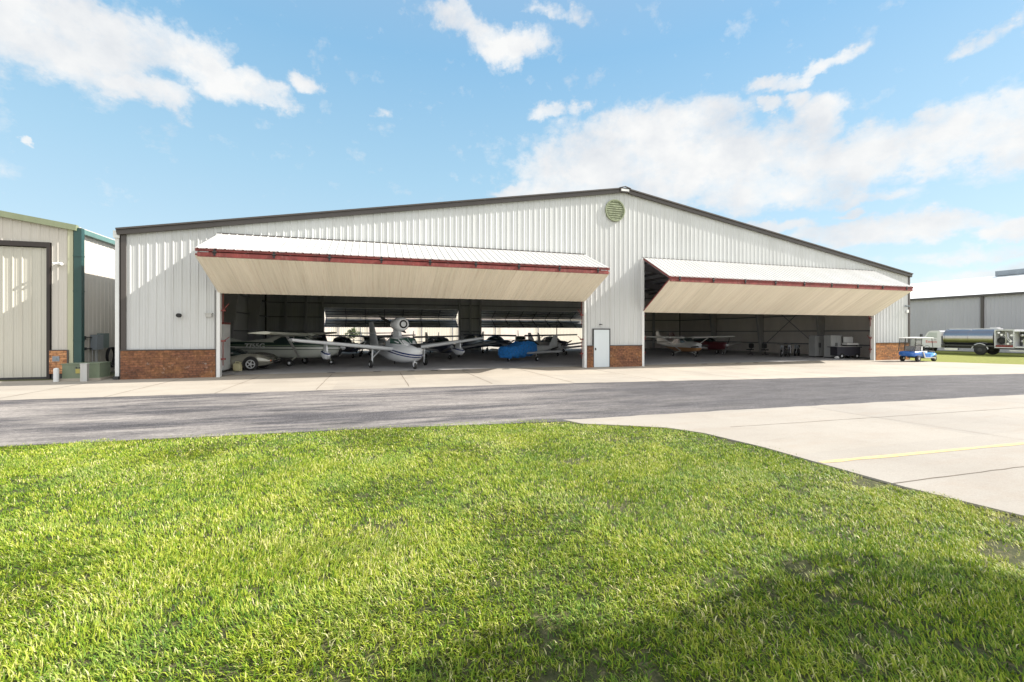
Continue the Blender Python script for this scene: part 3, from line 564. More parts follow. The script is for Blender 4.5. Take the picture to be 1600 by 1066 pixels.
# ------------------------------------------------------------------ trees
def tree(name, label, loc, H, rad, nleaf, leaf, group=None, lx=1.0, cl=None):
    t = thing(name, label, 'tree', loc); rnd = np.random.default_rng(int(H*100))
    mb = MB(); mb.tube([(0, 0, 0), (.03*H, 0, H*.25), (.0, .02*H, H*.5), (.02*H, 0, H*.75)], [H*.035, H*.026, H*.018, H*.006], 10)
    for k in range(9):
        a = k*2.4; z = H*(.3+.05*k); mb.tube([(0.01, 0, z), (math.cos(a)*rad*.4, math.sin(a)*rad*.4, z+H*.1), (math.cos(a)*rad*.75, math.sin(a)*rad*.75, z+H*.16)], [H*.012, H*.008, H*.003], 6)
    mb.build('trunk', paint('bark', (.12, .09, .06), .9, 0, .3, 6), t)
    cl = cl or [(rnd.normal(0, .42)*rad*lx, rnd.normal(0, .42)*rad, H*.68+rnd.normal(0, .13)*H, rad*rnd.uniform(.22, .42)) for _ in range(26)]
    ci = rnd.integers(0, len(cl), nleaf); ctr = np.array([c_[:3] for c_ in cl])[ci]; rr = np.array([c_[3] for c_ in cl])[ci]
    u = rnd.normal(size=(nleaf, 3)); u /= np.linalg.norm(u, axis=1)[:, None]; p = ctr+u*(rr*rnd.random(nleaf)**.4)[:, None]*[1, 1, .75]
    a = rnd.normal(size=(nleaf, 3)); a /= np.linalg.norm(a, axis=1)[:, None]; b_ = np.cross(a, rnd.normal(size=(nleaf, 3))); b_ /= np.linalg.norm(b_, axis=1)[:, None]
    a *= leaf; b_ *= leaf*.5; V = np.stack([p-a, p+b_, p+a, p-b_], 1).reshape(-1, 3)
    me = bpy.data.meshes.new('crown'); me.from_pydata(V.tolist(), [], [(4*k, 4*k+1, 4*k+2, 4*k+3) for k in range(nleaf)])
    me.materials.append(paint('foliage_'+name, (.06, .10, .025), .6, 0, .5, 1.2, (1, 1, 1))); o = bpy.data.objects.new('crown', me); C.objects.link(o); o.parent = t
    return t
oak = []
for Xs in np.arange(.9, 8.0, .9):      # limbs spread so the crown throws one broad low-edged shade over the lawn
    for Ys in (-2.6, -1.5, -.45, .45, 1.05, (1.80 if Xs < 4.4 else 1.15) + .12*math.sin(Xs*2.3)):
        z_ = random.uniform(3.7, 5.7); oak.append((Xs+random.uniform(-.2, .2)+1.3*z_-9.9, Ys+random.uniform(-.12, .12)-.25*z_+1.7, z_, random.uniform(.8, 1.1)))
tree('oak_tree', 'broad leafy tree on the lawn beside the camera, shading the lower right grass', (9.9, -1.7, 0), 6.6, 3.4, 64000, .11, cl=oak)
tree('shrub_tree', 'small feathery tree outside the rear doors, before the cream building', (-3.1, 72, 0), 2.7, .9, 1500, .09)
#<<OBJ
# ------------------------------------------------------------------ aircraft
def stripes(name, base, bands, rough=.3):   # bands: (z0, z1, colour) painted along the body (object space), swept a little with x
    m, nt, b = node_mat(name); tc = N(nt, 'ShaderNodeTexCoord'); sp = N(nt, 'ShaderNodeSeparateXYZ'); L(nt, tc.outputs['Object'], sp.inputs[0])
    zz = N(nt, 'ShaderNodeMath', operation='MULTIPLY_ADD', i_1=bands[0][3] if len(bands[0]) > 3 else 0.0); L(nt, sp.outputs[0], zz.inputs[0]); L(nt, sp.outputs[2], zz.inputs[2])
    n = noise(nt, coords(nt), 2, 5, .6); c = ramp(nt, n, [(.3, tuple(x*.94 for x in base)), (.7, base)])
    for q in bands:
        z0, z1, col = q[:3]
        r = ramp(nt, zz.outputs[0], [(0, (0, 0, 0)), (1, (1,)*3)])
        a = N(nt, 'ShaderNodeMath', operation='GREATER_THAN', i_1=z0); L(nt, zz.outputs[0], a.inputs[0])
        b2 = N(nt, 'ShaderNodeMath', operation='LESS_THAN', i_1=z1); L(nt, zz.outputs[0], b2.inputs[0])
        mu = N(nt, 'ShaderNodeMath', operation='MULTIPLY'); L(nt, a.outputs[0], mu.inputs[0]); L(nt, b2.outputs[0], mu.inputs[1])
        c = mix(nt, mu.outputs[0], c, col)
    L(nt, c, b.inputs['Base Color']); b.inputs['Roughness'].default_value = rough; b.inputs['Coat Weight'].default_value = .4
    return m
def wheel(par, x, y, r=.2, w=.14, rim=None, name='wheel'):
    t = MB().lathe((x, y-w/2, r), (0, 1, 0), [(0, r*.78), (w*.15, r*.97), (w*.5, r), (w*.85, r*.97), (w, r*.78)], 22).build(name, M['black'], par)
    MB().lathe((x, y-w/2-.006, r), (0, 1, 0), [(0, r*.2), (.012, r*.55), (w*.1, r*.6), (w*.9+.012, r*.6), (w, r*.55), (w+.012, r*.2)], 18).build('rim', rim or M['pwhite'], t)
    return t
def prop(par, x, z, r, ang=.5, nb=2, spin=None, back=False):
    s = -1 if back else 1
    h = MB().lathe((x, 0, z), (s, 0, 0), [(0, .16), (.08, .15), (.2, .09), (.27, .01)], 16).build('spinner', spin or M['pwhite'], par)
    for k in range(nb):
        a = ang+2*PI*k/nb; u, v_ = math.cos(a), math.sin(a); rs = []
        for t, c_, th in ((.05, .05, .03), (.35, .085, .02), (.75, .08, .014), (1, .035, .008)):
            cx, cz = u*r*t, v_*r*t; tx, tz = -v_, u; rs.append([(x+s*.05+i*th+j*c_*.35, cx+tx*c_*j, z+cz+tz*c_*j) for i, j in ((-1, -1), (1, -1), (1, 1), (-1, 1))])
        MB().rings(rs, smooth=False).build('blade', M['dark'], h)
def quad(par, name, pts, mat, th=.015):
    a, b_, c_ = Vector(pts[0]), Vector(pts[1]), Vector(pts[2]); n = (b_-a).cross(c_-a).normalized()*th; k = len(pts)
    v = [Vector(p)-n for p in pts]+[Vector(p)+n for p in pts]
    return MB().add(v, [tuple(range(k))[::-1], tuple(range(k, 2*k))]+[(i, (i+1) % k, k+(i+1) % k, k+i) for i in range(k)]).build(name, mat, par)
def text_mesh(par, txt, size, loc, rot, mat, name='lettering', ext=.004):
    cu = bpy.data.curves.new('lettering', 'FONT'); cu.body = txt; cu.size = size; cu.extrude = ext; cu.offset = .006*size; cu.align_x = 'CENTER'
    to = bpy.data.objects.new('lettering', cu); C.objects.link(to); dg = bpy.context.evaluated_depsgraph_get(); dg.update()
    me = bpy.data.meshes.new_from_object(to.evaluated_get(dg)); bpy.data.objects.remove(to); me.materials.clear(); me.materials.append(mat)
    o = bpy.data.objects.new(name, me); C.objects.link(o); o.parent = par; o.location = loc; o.rotation_euler = rot; return o
FUS = [(2.42, .2, .86, 1.2), (2.35, .34, .70, 1.30), (2.1, .44, .56, 1.36), (1.5, .5, .46, 1.42), (.95, .54, .43, 1.48), (.45, .56, .42, 1.76, 4), (-.3, .57, .42, 1.80, 4), (-1.2, .55, .44, 1.78, 4),
       (-1.9, .44, .52, 1.60), (-3.1, .29, .74, 1.44), (-4.4, .15, .94, 1.36), (-5.4, .05, 1.08, 1.32)]
def high_wing(name, label, loc, rz, skin, wing, span=5.4, group=None, scale=1, belly=None, tail=True, blades=2, gls=None, strutmat=None, wingz=1.80, ang=.5):
    t = thing(name, label, 'airplane', loc, rz, group, scale=scale); gls = gls or M['gl']
    f = MB().loft(FUS, 22, 3.0).build('fuselage', skin, t)
    # glass: windscreen wraps from the hood to the roof, side and rear windows
    quad(f, 'windscreen', [(1.0, -.42, 1.475), (1.0, .42, 1.475), (.44, .46, 1.775), (.44, -.46, 1.775)], gls)
    for s in (-1, 1):
        quad(f, 'window', [(.86, s*.50, 1.38), (.80, s*.50, 1.44), (.44, s*.545, 1.70), (-.10, s*.56, 1.70), (-.10, s*.574, 1.30), (.3, s*.57, 1.28)], gls)
        quad(f, 'window', [(-.18, s*.56, 1.70), (-.85, s*.55, 1.68), (-1.3, s*.52, 1.45), (-1.2, s*.545, 1.30), (-.18, s*.574, 1.30)], gls)
        mb = MB().wing((.70, s*.45, wingz), (.62, s*(span), wingz+.12), 1.5, 1.08, .13); wg = mb.build('wing', wing, t)
        MB().wing((-.62+.04, s*.7, wingz-.0), (-.62+.10, s*span*.55, wingz+.065), .34, .3, .10).build('flap', wing, wg)
        MB().bar((.15, s*.56, .55), (.2, s*2.5, wingz+.02), .12, .045).build('wing_strut', strutmat or wing, t)
        MB().wing((-4.45, s*.06, 1.25), (-4.75, s*1.65, 1.28), 1.0, .65, .08).build('stabilizer', wing, t)
        MB().tube([(-.05, s*.45, .5), (-.1, s*.85, .38), (-.12, s*1.12, .2)], [.05, .04, .03], 8).build('gear_leg', wing, t)
        wheel(t, -.12, s*1.2, .2, .14)
    MB().wing((-3.9, 0, 1.32), (-4.95, 0, 2.45), 1.5, .65, .09, True).build('fin', skin, t)
    MB().wing((-2.9, 0, 1.35), (-4.2, 0, 1.72), 1.4, .3, .05, True).build('dorsal_fin', skin, t)
    MB().cyl((1.75, 0, .5), (1.82, 0, .2), .035, 8).bar((1.82, -.12, .3), (1.82, .12, .3), .05).build('gear_leg', wing, t)
    wheel(t, 1.84, 0, .17, .12)
    prop(t, 2.42, 1.02, .92, ang, blades)
    return t
def low_wing(name, label, loc, rz, skin, wing, span=4.9, scale=1, group=None, ang=.4, dih=.42, pr=True):
    t = thing(name, label, 'airplane', loc, rz, group, scale=scale)
    st = [(2.42, .2, .86, 1.2), (2.35, .34, .66, 1.26), (2.1, .44, .54, 1.30), (1.5, .5, .48, 1.34), (.9, .54, .46, 1.38), (-.3, .56, .46, 1.40), (-1.4, .52, .50, 1.38), (-2.6, .36, .66, 1.30), (-4.2, .16, .92, 1.22), (-5.2, .05, 1.04, 1.2)]
    f = MB().loft(st, 22, 2.7).build('fuselage', skin, t)
    MB().loft([(.95, .36, 1.28, 1.38), (.35, .45, 1.28, 1.76), (-.5, .47, 1.28, 1.84), (-1.3, .42, 1.28, 1.74), (-2.0, .25, 1.25, 1.42)], 20, 2.6).build('canopy', M['gl'], f)
    for s in (-1, 1):
        MB().wing((.55, s*.45, .62), (.35, s*span, .62+dih), 1.6, 1.2, .14).build('wing', wing, t)
        MB().wing((-4.3, s*.06, 1.12), (-4.4, s*1.6, 1.16), .85, .75, .08).build('stabilizer', wing, t)
        MB().cyl((.0, s*1.45, .25), (.0, s*1.45, .68), .045, 8).build('gear_leg', wing, t); wheel(t, 0, s*1.5, .2, .15)
    MB().wing((-3.9, 0, 1.2), (-4.75, 0, 2.25), 1.4, .65, .09, True).build('fin', skin, t)
    MB().cyl((1.95, 0, .25), (1.9, 0, .6), .035, 8).build('gear_leg', wing, t); wheel(t, 1.95, 0, .18, .12)
    if pr: prop(t, 2.42, 1.0, .92, ang)
    return t
GD = (.012, .045, .03); GM = (.13, .24, .11)
greenskin = stripes('green_white_livery', (.58, .60, .54), [(1.10, 1.36, GD, .012), (1.16, 1.19, (.35, .42, .28)), (.93, .97, GD), (1.36, 1.40, (.5, .52, .45)), (1.0, 1.10, (.62, .63, .58))])
h = Vector((.979, -.204))
ca = high_wing('high_wing_airplane', 'green and white high wing airplane numbered 7755G behind the classic car', (-4.28, 29.28, .01), math.atan2(-.204, .979), greenskin, paint('old_cream_wing', (.56, .57, .48), .35, 0, .08), 5.4, strutmat=M['canopy'])
text_mesh(ca, '7755G', .42, (-2.35, -.475, 1.02), (R(90), 0, R(-3.0)), paint('grey_lettering', (.72, .74, .72), .5), ext=.035)
# amphibian
am = thing('amphibious_airplane', 'white amphibious airplane with blue stripes and an engine pod on a pylon above the cabin', 'airplane', (1.35, 26.2, .01), math.atan2(-.94, .33))
NAVY = (.015, .03, .14)
hull = stripes('white_hull_blue_stripes', (.70, .73, .76), [(.98, 1.06, NAVY, .10), (.86, .93, NAVY)], .25)
f = MB().loft([(2.75, .05, .92, 1.02), (2.6, .22, .66, 1.13), (2.3, .40, .46, 1.22), (1.8, .54, .34, 1.30), (1.1, .62, .28, 1.36), (.2, .62, .27, 1.36), (-.8, .58, .30, 1.34), (-1.6, .48, .42, 1.26), (-3, .30, .66, 1.16), (-4.6, .1, .86, 1.06)], 22, 2.3).build('fuselage', hull, am)
MB().loft([(1.75, .30, 1.22, 1.30), (1.15, .50, 1.22, 1.62), (.5, .54, 1.22, 1.74), (-.3, .52, 1.22, 1.70), (-1.1, .38, 1.20, 1.48)], 20, 3.2).build('cabin', M['pwhite'], f)
quad(f, 'windscreen', [(1.66, -.03, 1.34), (1.52, -.38, 1.33), (1.10, -.45, 1.60), (1.16, -.03, 1.65)], M['glg']); quad(f, 'windscreen', [(1.66, .03, 1.34), (1.52, .38, 1.33), (1.10, .45, 1.60), (1.16, .03, 1.65)], M['glg'])
for s in (-1, 1): quad(f, 'window', [(1.45, s*.45, 1.32), (1.05, s*.525, 1.58), (.1, s*.555, 1.62), (.1, s*.57, 1.34)], M['glg'])
quad(f, 'black_nose_panel', [(2.60, -.06, 1.165), (2.60, .14, 1.155), (2.28, .30, 1.22), (1.80, .34, 1.30), (1.80, -.12, 1.335)], M['black'])  # black panel laid over the upper nose
py = MB().prism([(.25, 1.6), (-.75, 1.6), (-.65, 2.2), (.05, 2.2)], lambda u, w_, d_: (u, d_, w_), -.09, .09).build('pylon', M['pwhite'], am)
pod = MB().lathe((.62, 0, 2.42), (-1, 0, 0), [(0, .24), (.0, .30), (.06, .36), (.3, .40), (.8, .38), (1.3, .27), (1.5, .14)], 26).build('engine_pod', M['pwhite'], am)
MB().lathe((.645, 0, 2.42), (-1, 0, 0), [(0, .235), (.03, .235), (.03, .19), (0, .19)], 22).build('intake', M['black'], pod); MB().lathe((.70, 0, 2.42), (-1, 0, 0), [(0, .02), (.05, .15), (.15, .19)], 18).build('intake_cone', M['pwhite'], pod)
prop(am, -.9, 2.42, .95, PI*.83, 2, M['dark'], back=True)
for s in (-1, 1):
    wgb = MB().wing((.55, s*.5, 1.0), (.25, s*5.6, 1.56), 1.75, 1.15, .15).build('wing', M['pwhite'], am)
    fl = MB().loft([(.55, .05, .86, .96), (.3, .15, .68, 1.08), (-.3, .17, .66, 1.12), (-.9, .08, .86, 1.10)], 14, 2.2)
    fl.v = [(x, y+s*3.95, z-.12) for x, y, z in fl.v]; fo = fl.build('float', hull, am)
    MB().prism([(.2, .94), (-.55, .94), (-.4, 1.32), (.1, 1.32)], lambda u, w_, d_: (u, d_, w_), s*3.95-.03, s*3.95+.03).build('float_strut', M['pwhite'], fo)
    MB().wing((-3.8, s*.05, 1.9), (-3.95, s*1.5, 1.92), .9, .7, .08).build('stabilizer', M['pwhite'], am)
    MB().cyl((0, s*1.55, .2), (.05, s*1.55, 1.05), .05, 8).cyl((.02, s*1.53, .55), (.0, s*1.1, .98), .025, 6).build('gear_leg', M['pwhite'], am); wheel(am, 0, s*1.64, .21, .15)
MB().wing((-3.3, 0, 1.0), (-4.3, 0, 2.65), 1.6, .8, .1, True).build('fin', M['pwhite'], am)
MB().cyl((2.15, 0, .2), (2.1, 0, .6), .05, 8).bar((2.15, -.1, .28), (2.15, .1, .28), .10, .16).build('gear_leg', M['pwhite'], am); wheel(am, 2.15, 0, .17, .13)
MB().prism([(-.6, .3), (-.75, .3), (-.7, .1), (-.62, .1)], lambda u, w_, d_: (u, d_, w_), -.02, .02).build('water_rudder', M['dark'], am)
# the airplane under the tarp
tp = low_wing('tail_dragger', 'small white open airplane half hidden under the blue tarp', (9.95, 29.5, .01), math.atan2(-3.4, -5.2), paint('dull_white', (.50, .52, .53), .4), paint('dull_grey_white', (.45, .47, .48), .4), 3.6, .80, ang=2.2, dih=.25, pr=False)
rs = []; nz_ = np.random.default_rng(5)
prof_ = [(2.22, .60, .42, 1.14), (2.12, .68, .30, 1.22), (1.5, .70, .32, 1.28), (.9, .74, .30, 1.36), (.4, .76, .31, 1.60), (-.3, .76, .34, 1.68), (-.9, .70, .42, 1.62), (-1.25, .60, .60, 1.42)]
mb = MB(); fine = []
for (a, b_) in zip(prof_, prof_[1:]):
    for k in range(5): t = k/5; fine.append(tuple(a[i]+(b_[i]-a[i])*t for i in range(4)))
fine.append(prof_[-1]); rr = []
for i, q in enumerate(fine):
    x, w_, a, b_ = q; zc = (a+b_)/2; hh = (b_-a)/2; ring = []
    for k in range(44):
        t = 2*PI*k/44; c_, s_ = math.cos(t), math.sin(t); wr_ = .018*math.sin(t*9+i*.8)+.016*math.sin(t*5-i*1.7)+nz_.normal(0, .008)
        ring.append((x+wr_*.4, (w_+wr_)*math.copysign(abs(c_)**.6, c_), zc+(hh+wr_*.7)*math.copysign(abs(s_)**.5, s_)+(.06*math.sin(i*.9+k*.5) if s_ < -.6 else 0)))
    rr.append(ring)
mb.rings(rr); tarp = mb.build('tarpaulin', paint('blue_tarp', (.03, .26, .80), .4, 0, .35, 7, (1, 1, 1)))
nt_ = tarp.data.materials[0].node_tree; bump(nt_, nt_.nodes['Principled BSDF'], noise(nt_, coords(nt_, (1, 1, 2)), 6, 6, .7), 1, .12)
tarp.location = (9.85, 29.45, .0); tarp.rotation_euler = (0, 0, math.atan2(-3.4, -5.2)); tarp.scale = (.86, .86, .84); tag(tarp, 'crumpled bright blue tarp draped over the nose of a small airplane', 'tarp')
MB().lathe((0, 0, 0), (0, 1, 0), [(0, .0), (.01, .3)], 3)
# background airplanes, with the shade painted into their dark base colours
dk = paint('shaded_silver', (.34, .35, .37), .4, .1, .1); dk2 = paint('shaded_dark_blue', (.05, .06, .10), .35); dk3 = paint('grey_white_paint', (.42, .42, .42), .4)
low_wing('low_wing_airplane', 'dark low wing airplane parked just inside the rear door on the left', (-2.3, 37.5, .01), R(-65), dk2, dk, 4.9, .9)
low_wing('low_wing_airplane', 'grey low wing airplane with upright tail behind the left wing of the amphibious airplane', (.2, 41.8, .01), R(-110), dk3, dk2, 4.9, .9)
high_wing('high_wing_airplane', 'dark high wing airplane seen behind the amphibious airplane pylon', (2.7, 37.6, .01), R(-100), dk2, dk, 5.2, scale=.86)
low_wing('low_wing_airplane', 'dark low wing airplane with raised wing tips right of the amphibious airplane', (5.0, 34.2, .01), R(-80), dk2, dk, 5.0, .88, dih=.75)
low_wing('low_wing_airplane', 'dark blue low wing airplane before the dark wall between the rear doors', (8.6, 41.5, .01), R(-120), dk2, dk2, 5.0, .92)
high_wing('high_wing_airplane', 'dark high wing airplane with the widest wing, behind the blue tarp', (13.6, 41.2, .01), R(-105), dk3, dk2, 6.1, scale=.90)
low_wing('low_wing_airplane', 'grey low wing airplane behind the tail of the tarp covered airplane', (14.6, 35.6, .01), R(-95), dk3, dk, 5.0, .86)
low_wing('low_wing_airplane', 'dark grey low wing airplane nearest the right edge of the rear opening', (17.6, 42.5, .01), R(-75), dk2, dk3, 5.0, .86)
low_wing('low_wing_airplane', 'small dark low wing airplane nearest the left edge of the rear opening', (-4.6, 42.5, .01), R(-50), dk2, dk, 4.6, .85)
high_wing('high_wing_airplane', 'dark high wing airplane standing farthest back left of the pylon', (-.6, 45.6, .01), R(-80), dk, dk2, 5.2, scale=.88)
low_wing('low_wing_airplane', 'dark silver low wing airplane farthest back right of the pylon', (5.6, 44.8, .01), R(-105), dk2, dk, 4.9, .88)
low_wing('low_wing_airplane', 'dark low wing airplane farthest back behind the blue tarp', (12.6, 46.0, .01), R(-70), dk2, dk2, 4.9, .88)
orskin = stripes('white_orange_livery', (.60, .61, .60), [(.3, .86, (.42, .21, .08))])
high_wing('high_wing_airplane', 'small white high wing airplane with orange belly inside the right bay', (24.9, 31.4, .01), R(-96), orskin, paint('pale_wing', (.62, .62, .60), .35), 5.2, scale=.84, ang=.1)
low_wing('low_wing_airplane', 'dark red low wing airplane beside the orange bellied airplane', (28.9, 33.4, .01), R(-82), paint('dark_red_paint', (.10, .02, .025), .35), paint('dull_silver_wing', (.42, .42, .41), .35), 4.9, .86, ang=1.1, dih=.5)
# ------------------------------------------------------------------ classic car
cr = thing('sports_car', 'bronze grey classic sports car with chrome wheels parked inside the left bay', 'car', (-7.35, 26.75, .01), R(-7))
cp = paint('bronze_car_paint', (.30, .29, .24), .22, .45, .08, coat=.8)
ST = [  # x, halfwidth, zbottom, fender height, centre height
    (-2.28, .70, .42, .74, .78), (-2.1, .82, .30, .82, .84), (-1.5, .88, .20, .88, .84), (-.9, .84, .17, .80, .80), (-.2, .82, .16, .74, .80), (.5, .83, .16, .76, .80), (1.1, .89, .17, .86, .80), (1.5, .91, .19, .87, .76), (1.9, .87, .24, .80, .70), (2.2, .78, .30, .66, .60), (2.38, .62, .38, .54, .50)]
def car_ring(q):
    x, w_, zb, zf, zc = q; zm = zb+(zf-zb)*.45
    h_ = [(w_*.90, zb), (w_*.98, zb+.1), (w_, zm), (w_*.97, zm+(zf-zm)*.55), (w_*.86, zf-.01), (w_*.72, zf), (w_*.5, (zf*.35+zc*.65)), (w_*.2, zc)]
    return [(x, y, z) for y, z in h_]+[(x, -y, z) for y, z in h_[::-1]]
def lerp_st(st, k=4):
    out = []
    for i in range(len(st)-1):
        p0, p1, p2, p3 = st[max(i-1, 0)], st[i], st[i+1], st[min(i+2, len(st)-1)]
        for j in range(k):
            t = j/k; out.append(tuple(.5*((2*b_)+(-a+c_)*t+(2*a-5*b_+4*c_-d_)*t*t+(-a+3*b_-3*c_+d_)*t**3) for a, b_, c_, d_ in zip(p0, p1, p2, p3)))
    return out+[st[-1]]
body = MB().rings([car_ring(q) for q in lerp_st(ST)]).build('body', cp, cr)
MB().loft([(.95, .55, .70, .80), (.45, .60, .70, 1.06), (.05, .58, .70, 1.15), (-.6, .55, .70, 1.14), (-1.1, .50, .72, .98), (-1.6, .44, .72, .86)], 20, 3).build('cabin', M['gl'], body)
MB().loft([(.12, .55, 1.08, 1.165), (-.2, .57, 1.08, 1.185), (-.65, .55, 1.08, 1.17)], 20, 3).build('roof', cp, body)
for s in (-1, 1):
    for x in (1.42, -1.42):
        MB().lathe((x, s*.86-.012, .36), (0, 1, 0), [(0, .37), (.055, .37)], 28) if s > 0 else MB().lathe((x, -.905, .36), (0, 1, 0), [(0, .37), (.055, .37)], 28).build('wheel_arch', M['black'], body)
        y0 = s*.74; t = MB().lathe((x, y0+s*-.10, .325), (0, s, 0), [(0, .27), (.03, .32), (.25, .325), (.285, .29), (.29, .235), (.25, .22)], 28).build('wheel', M['black'], cr)
        r_ = MB().lathe((x, y0+s*.15, .325), (0, s, 0), [(0, .235), (.035, .225), (.035, .19), (.0, .17), (.0, .08), (.045, .07), (.05, .0)], 28)
        for k in range(5): a = k*2*PI/5; r_.bar((x+math.cos(a)*.06, y0+s*.165, .325+math.sin(a)*.06), (x+math.cos(a)*.19, y0+s*.17, .325+math.sin(a)*.19), .05, .03, up=(0, 1, 0))
        r_.build('rim', paint('polished_rim', (.72, .73, .74), .3, .3, .03), t)
    MB().loft([(2.30, .10, .44, .54), (2.14, .12, .43, .56)], 12, 3).build('turn_signal', paint('amber_lens', (.55, .12, .01), .2), body).location = (.035, s*.60, 0)
    MB().box(2.18, 2.24, s*.05, s*.5, .60, .63).build('headlamp_door', cp, body)
    MB().loft([(.62, .035, .86, .93), (.50, .06, .85, .95)], 10).build('mirror', M['chrome'], body).location = (0, s*.88, 0)
mb = MB(); mb.tube([(2.1, -.78, .46), (2.36, -.60, .45), (2.44, -.3, .44), (2.46, 0, .44), (2.44, .3, .44), (2.36, .6, .45), (2.1, .78, .46)], .035, 8).build('bumper', M['chrome'], cr)
mb = MB(); mb.box(2.36, 2.40, -.5, .5, .32, .50)
mb.build('grille', M['black'], body)
# ------------------------------------------------------------------ left bay furniture
ec = thing('electrical_cabinet', 'tall white metal cabinet with maroon top just inside the left door jamb', 'cabinet', (-7.3, 25.2, .01), world=True)
MB().box(-7.75, -7.0, 24.75, 25.85, .12, 2.36).build('body', M['white'], ec); MB().box(-7.78, -6.98, 24.72, 25.88, 2.36, 2.46).build('top', M['red'], ec); MB().box(-7.72, -7.03, 24.78, 25.82, .012, .12).build('plinth', M['dark'], ec)
jc = thing('jerry_can', 'cream plastic jerry can on the floor beside the white cabinet', 'jerry can', (-6.58, 25.5, .01), R(-20))
MB().loft([(-.17, .10, .0, .36), (-.15, .13, .0, .40), (.12, .13, .0, .40), (.17, .10, .0, .30)], 16, 4).build('body', M['yellowcan'], jc); MB().tube([(-.12, 0, .38), (-.10, 0, .47), (.08, 0, .46), (.12, 0, .34)], .02, 8).build('handle', M['yellowcan'], jc)
MB().cyl((.12, 0, .36), (.17, 0, .44), .035, 10).build('cap', M['yellowcan'], jc)
for i, (px_, y_) in enumerate([(-1.99, 23.1), (.13, 23.05), (1.77, 22.98), (2.92, 22.9), (4.53, 22.8), (6.7, 22.75), (19.5, 22.75), (22.1, 22.75), (23.5, 22.75), (26.0, 22.7)]):
    sl = MB().box(px_-.19, px_+.19, y_-.05, y_+.05, .011, .022).box(px_-.13, px_+.13, y_-.02, y_+.02, .022, .028).build('floor_plate', M['dark'])
    tag(sl, 'small dark metal plate set in the floor along the hangar doorway', 'floor plate', 'door pin plates set in the floor')
# ------------------------------------------------------------------ right bay furniture
def locker(x, y, w_, hh, label):
    lk = thing('locker', label, 'locker', (x, y, .01), R(-8)); g_ = paint('dull_white_locker', (.42, .43, .43), .45)
    MB().box(-w_/2, w_/2, -.3, .3, .08, hh).build('body', g_, lk); MB().box(-w_/2+.02, w_/2-.02, -.28, .28, 0, .08).build('plinth', M['dark'], lk)
    MB().box(-w_/2-.01, w_/2+.01, -.31, .31, hh, hh+.04).build('top', M['frame'], lk)
    for s in (-1, 1):
        dd = MB().box(min(s*.01, s*(w_/2-.02)), max(s*.01, s*(w_/2-.02)), -.325, -.301, .12, hh-.04).build('door', g_, lk)
        MB().box(min(s*.03, s*.08), max(s*.03, s*.08), -.345, -.325, hh*.45, hh*.68).build('handle', M['black'], dd)
locker(33.9, 26.9, .80, 1.68, 'grey white locker, left one of two, near the right wall'); locker(33.75, 25.45, .92, 1.72, 'grey white locker, right one of two, near the right wall')
MB_ = MB().loft([(-.14, .09, 0, .16), (-.05, .12, 0, .2), (.08, .11, 0, .17), (.15, .07, 0, .12)], 12, 2).build('paper_bag', M['white']); MB_.location = (33.0, 24.55, .012); tag(MB_, 'small white crumpled bag on the floor before the lockers', 'bag')
uc = thing('utility_cart', 'dark blue utility cart with a white bench seat beside the right door jamb', 'cart', (34.1, 24.75, .01), R(-16))
MB().box(-.95, .8, -.45, .45, .22, .82).box(-1.0, .9, -.5, .5, .82, .88).build('body', paint('dark_cart', (.05, .05, .065), .5), uc)
MB().box(-.95, .9, -.48, .48, .88, .92).build('deck', M['framel'], uc)
MB().box(-.15, .75, -.40, .10, 1.02, 1.16).build('seat', M['white'], uc); MB().box(-.02, .70, .10, .2, 1.18, 1.62).build('backrest', M['white'], uc)
for x_ in (-.06, .76): MB().tube([(x_, .15, .9), (x_, .17, 1.2), (x_, .22, 1.66)], .035, 8).build('arm', M['black'], uc)
MB().box(-.1, .7, -.32, .06, .92, 1.02).build('seat_base', M['black'], uc)
for x_ in (-.6, .55):
    for s in (-1, 1): wheel(uc, x_, s*.42, .2, .12)
def motorbike(loc, rz, label, col):
    mk = thing('motorcycle', label, 'motorcycle', loc, rz, 'motorcycles along the right wall')
    for x_ in (-.68, .68):
        t = MB().tube([(x_+.27*math.cos(a), 0, .31+.27*math.sin(a)) for a in np.linspace(0, 2*PI, 25)[:-1]], .05, 8, True).build('wheel', M['black'], mk); MB().lathe((x_, -.04, .31), (0, 1, 0), [(0, .10), (.08, .10)], 14).build('hub', M['alu'], t)
    MB().loft([(.38, .06, .62, .80), (.2, .16, .60, .93), (-.1, .14, .60, .88), (-.2, .09, .62, .80)], 14, 2.3).build('tank', col, mk)
    MB().loft([(-.1, .10, .68, .76), (-.45, .14, .66, .80), (-.85, .09, .72, .88)], 12, 3).build('seat', M['black'], mk)
    MB().box(-.25, .28, -.16, .16, .25, .58).build('engine', M['dark'], mk)
    MB().cyl((.68, .08, .31), (.42, .08, .98), .025, 8).cyl((.68, -.08, .31), (.42, -.08, .98), .025, 8).build('fork', M['alu'], mk)
    MB().tube([(.25, -.38, 1.04), (.4, -.2, 1.02), (.42, 0, .98), (.4, .2, 1.02), (.25, .38, 1.04)], .016, 6).build('handlebar', M['dark'], mk)
    MB().lathe((.5, 0, .86), (1, 0, 0), [(0, .04), (.04, .08), (.09, .08)], 14).build('headlight', M['grey'], mk)
motorbike((31.3, 27.6, .01), R(-150), 'black motorcycle with bright headlight, left one of the row by the right wall', M['dark'])
motorbike((32.6, 28.2, .01), R(-140), 'navy motorcycle in the middle of the row by the right wall', paint('navy', (.03, .035, .09), .3))
motorbike((33.9, 28.6, .01), R(-150), 'grey motorcycle beside the left locker', M['grey'])
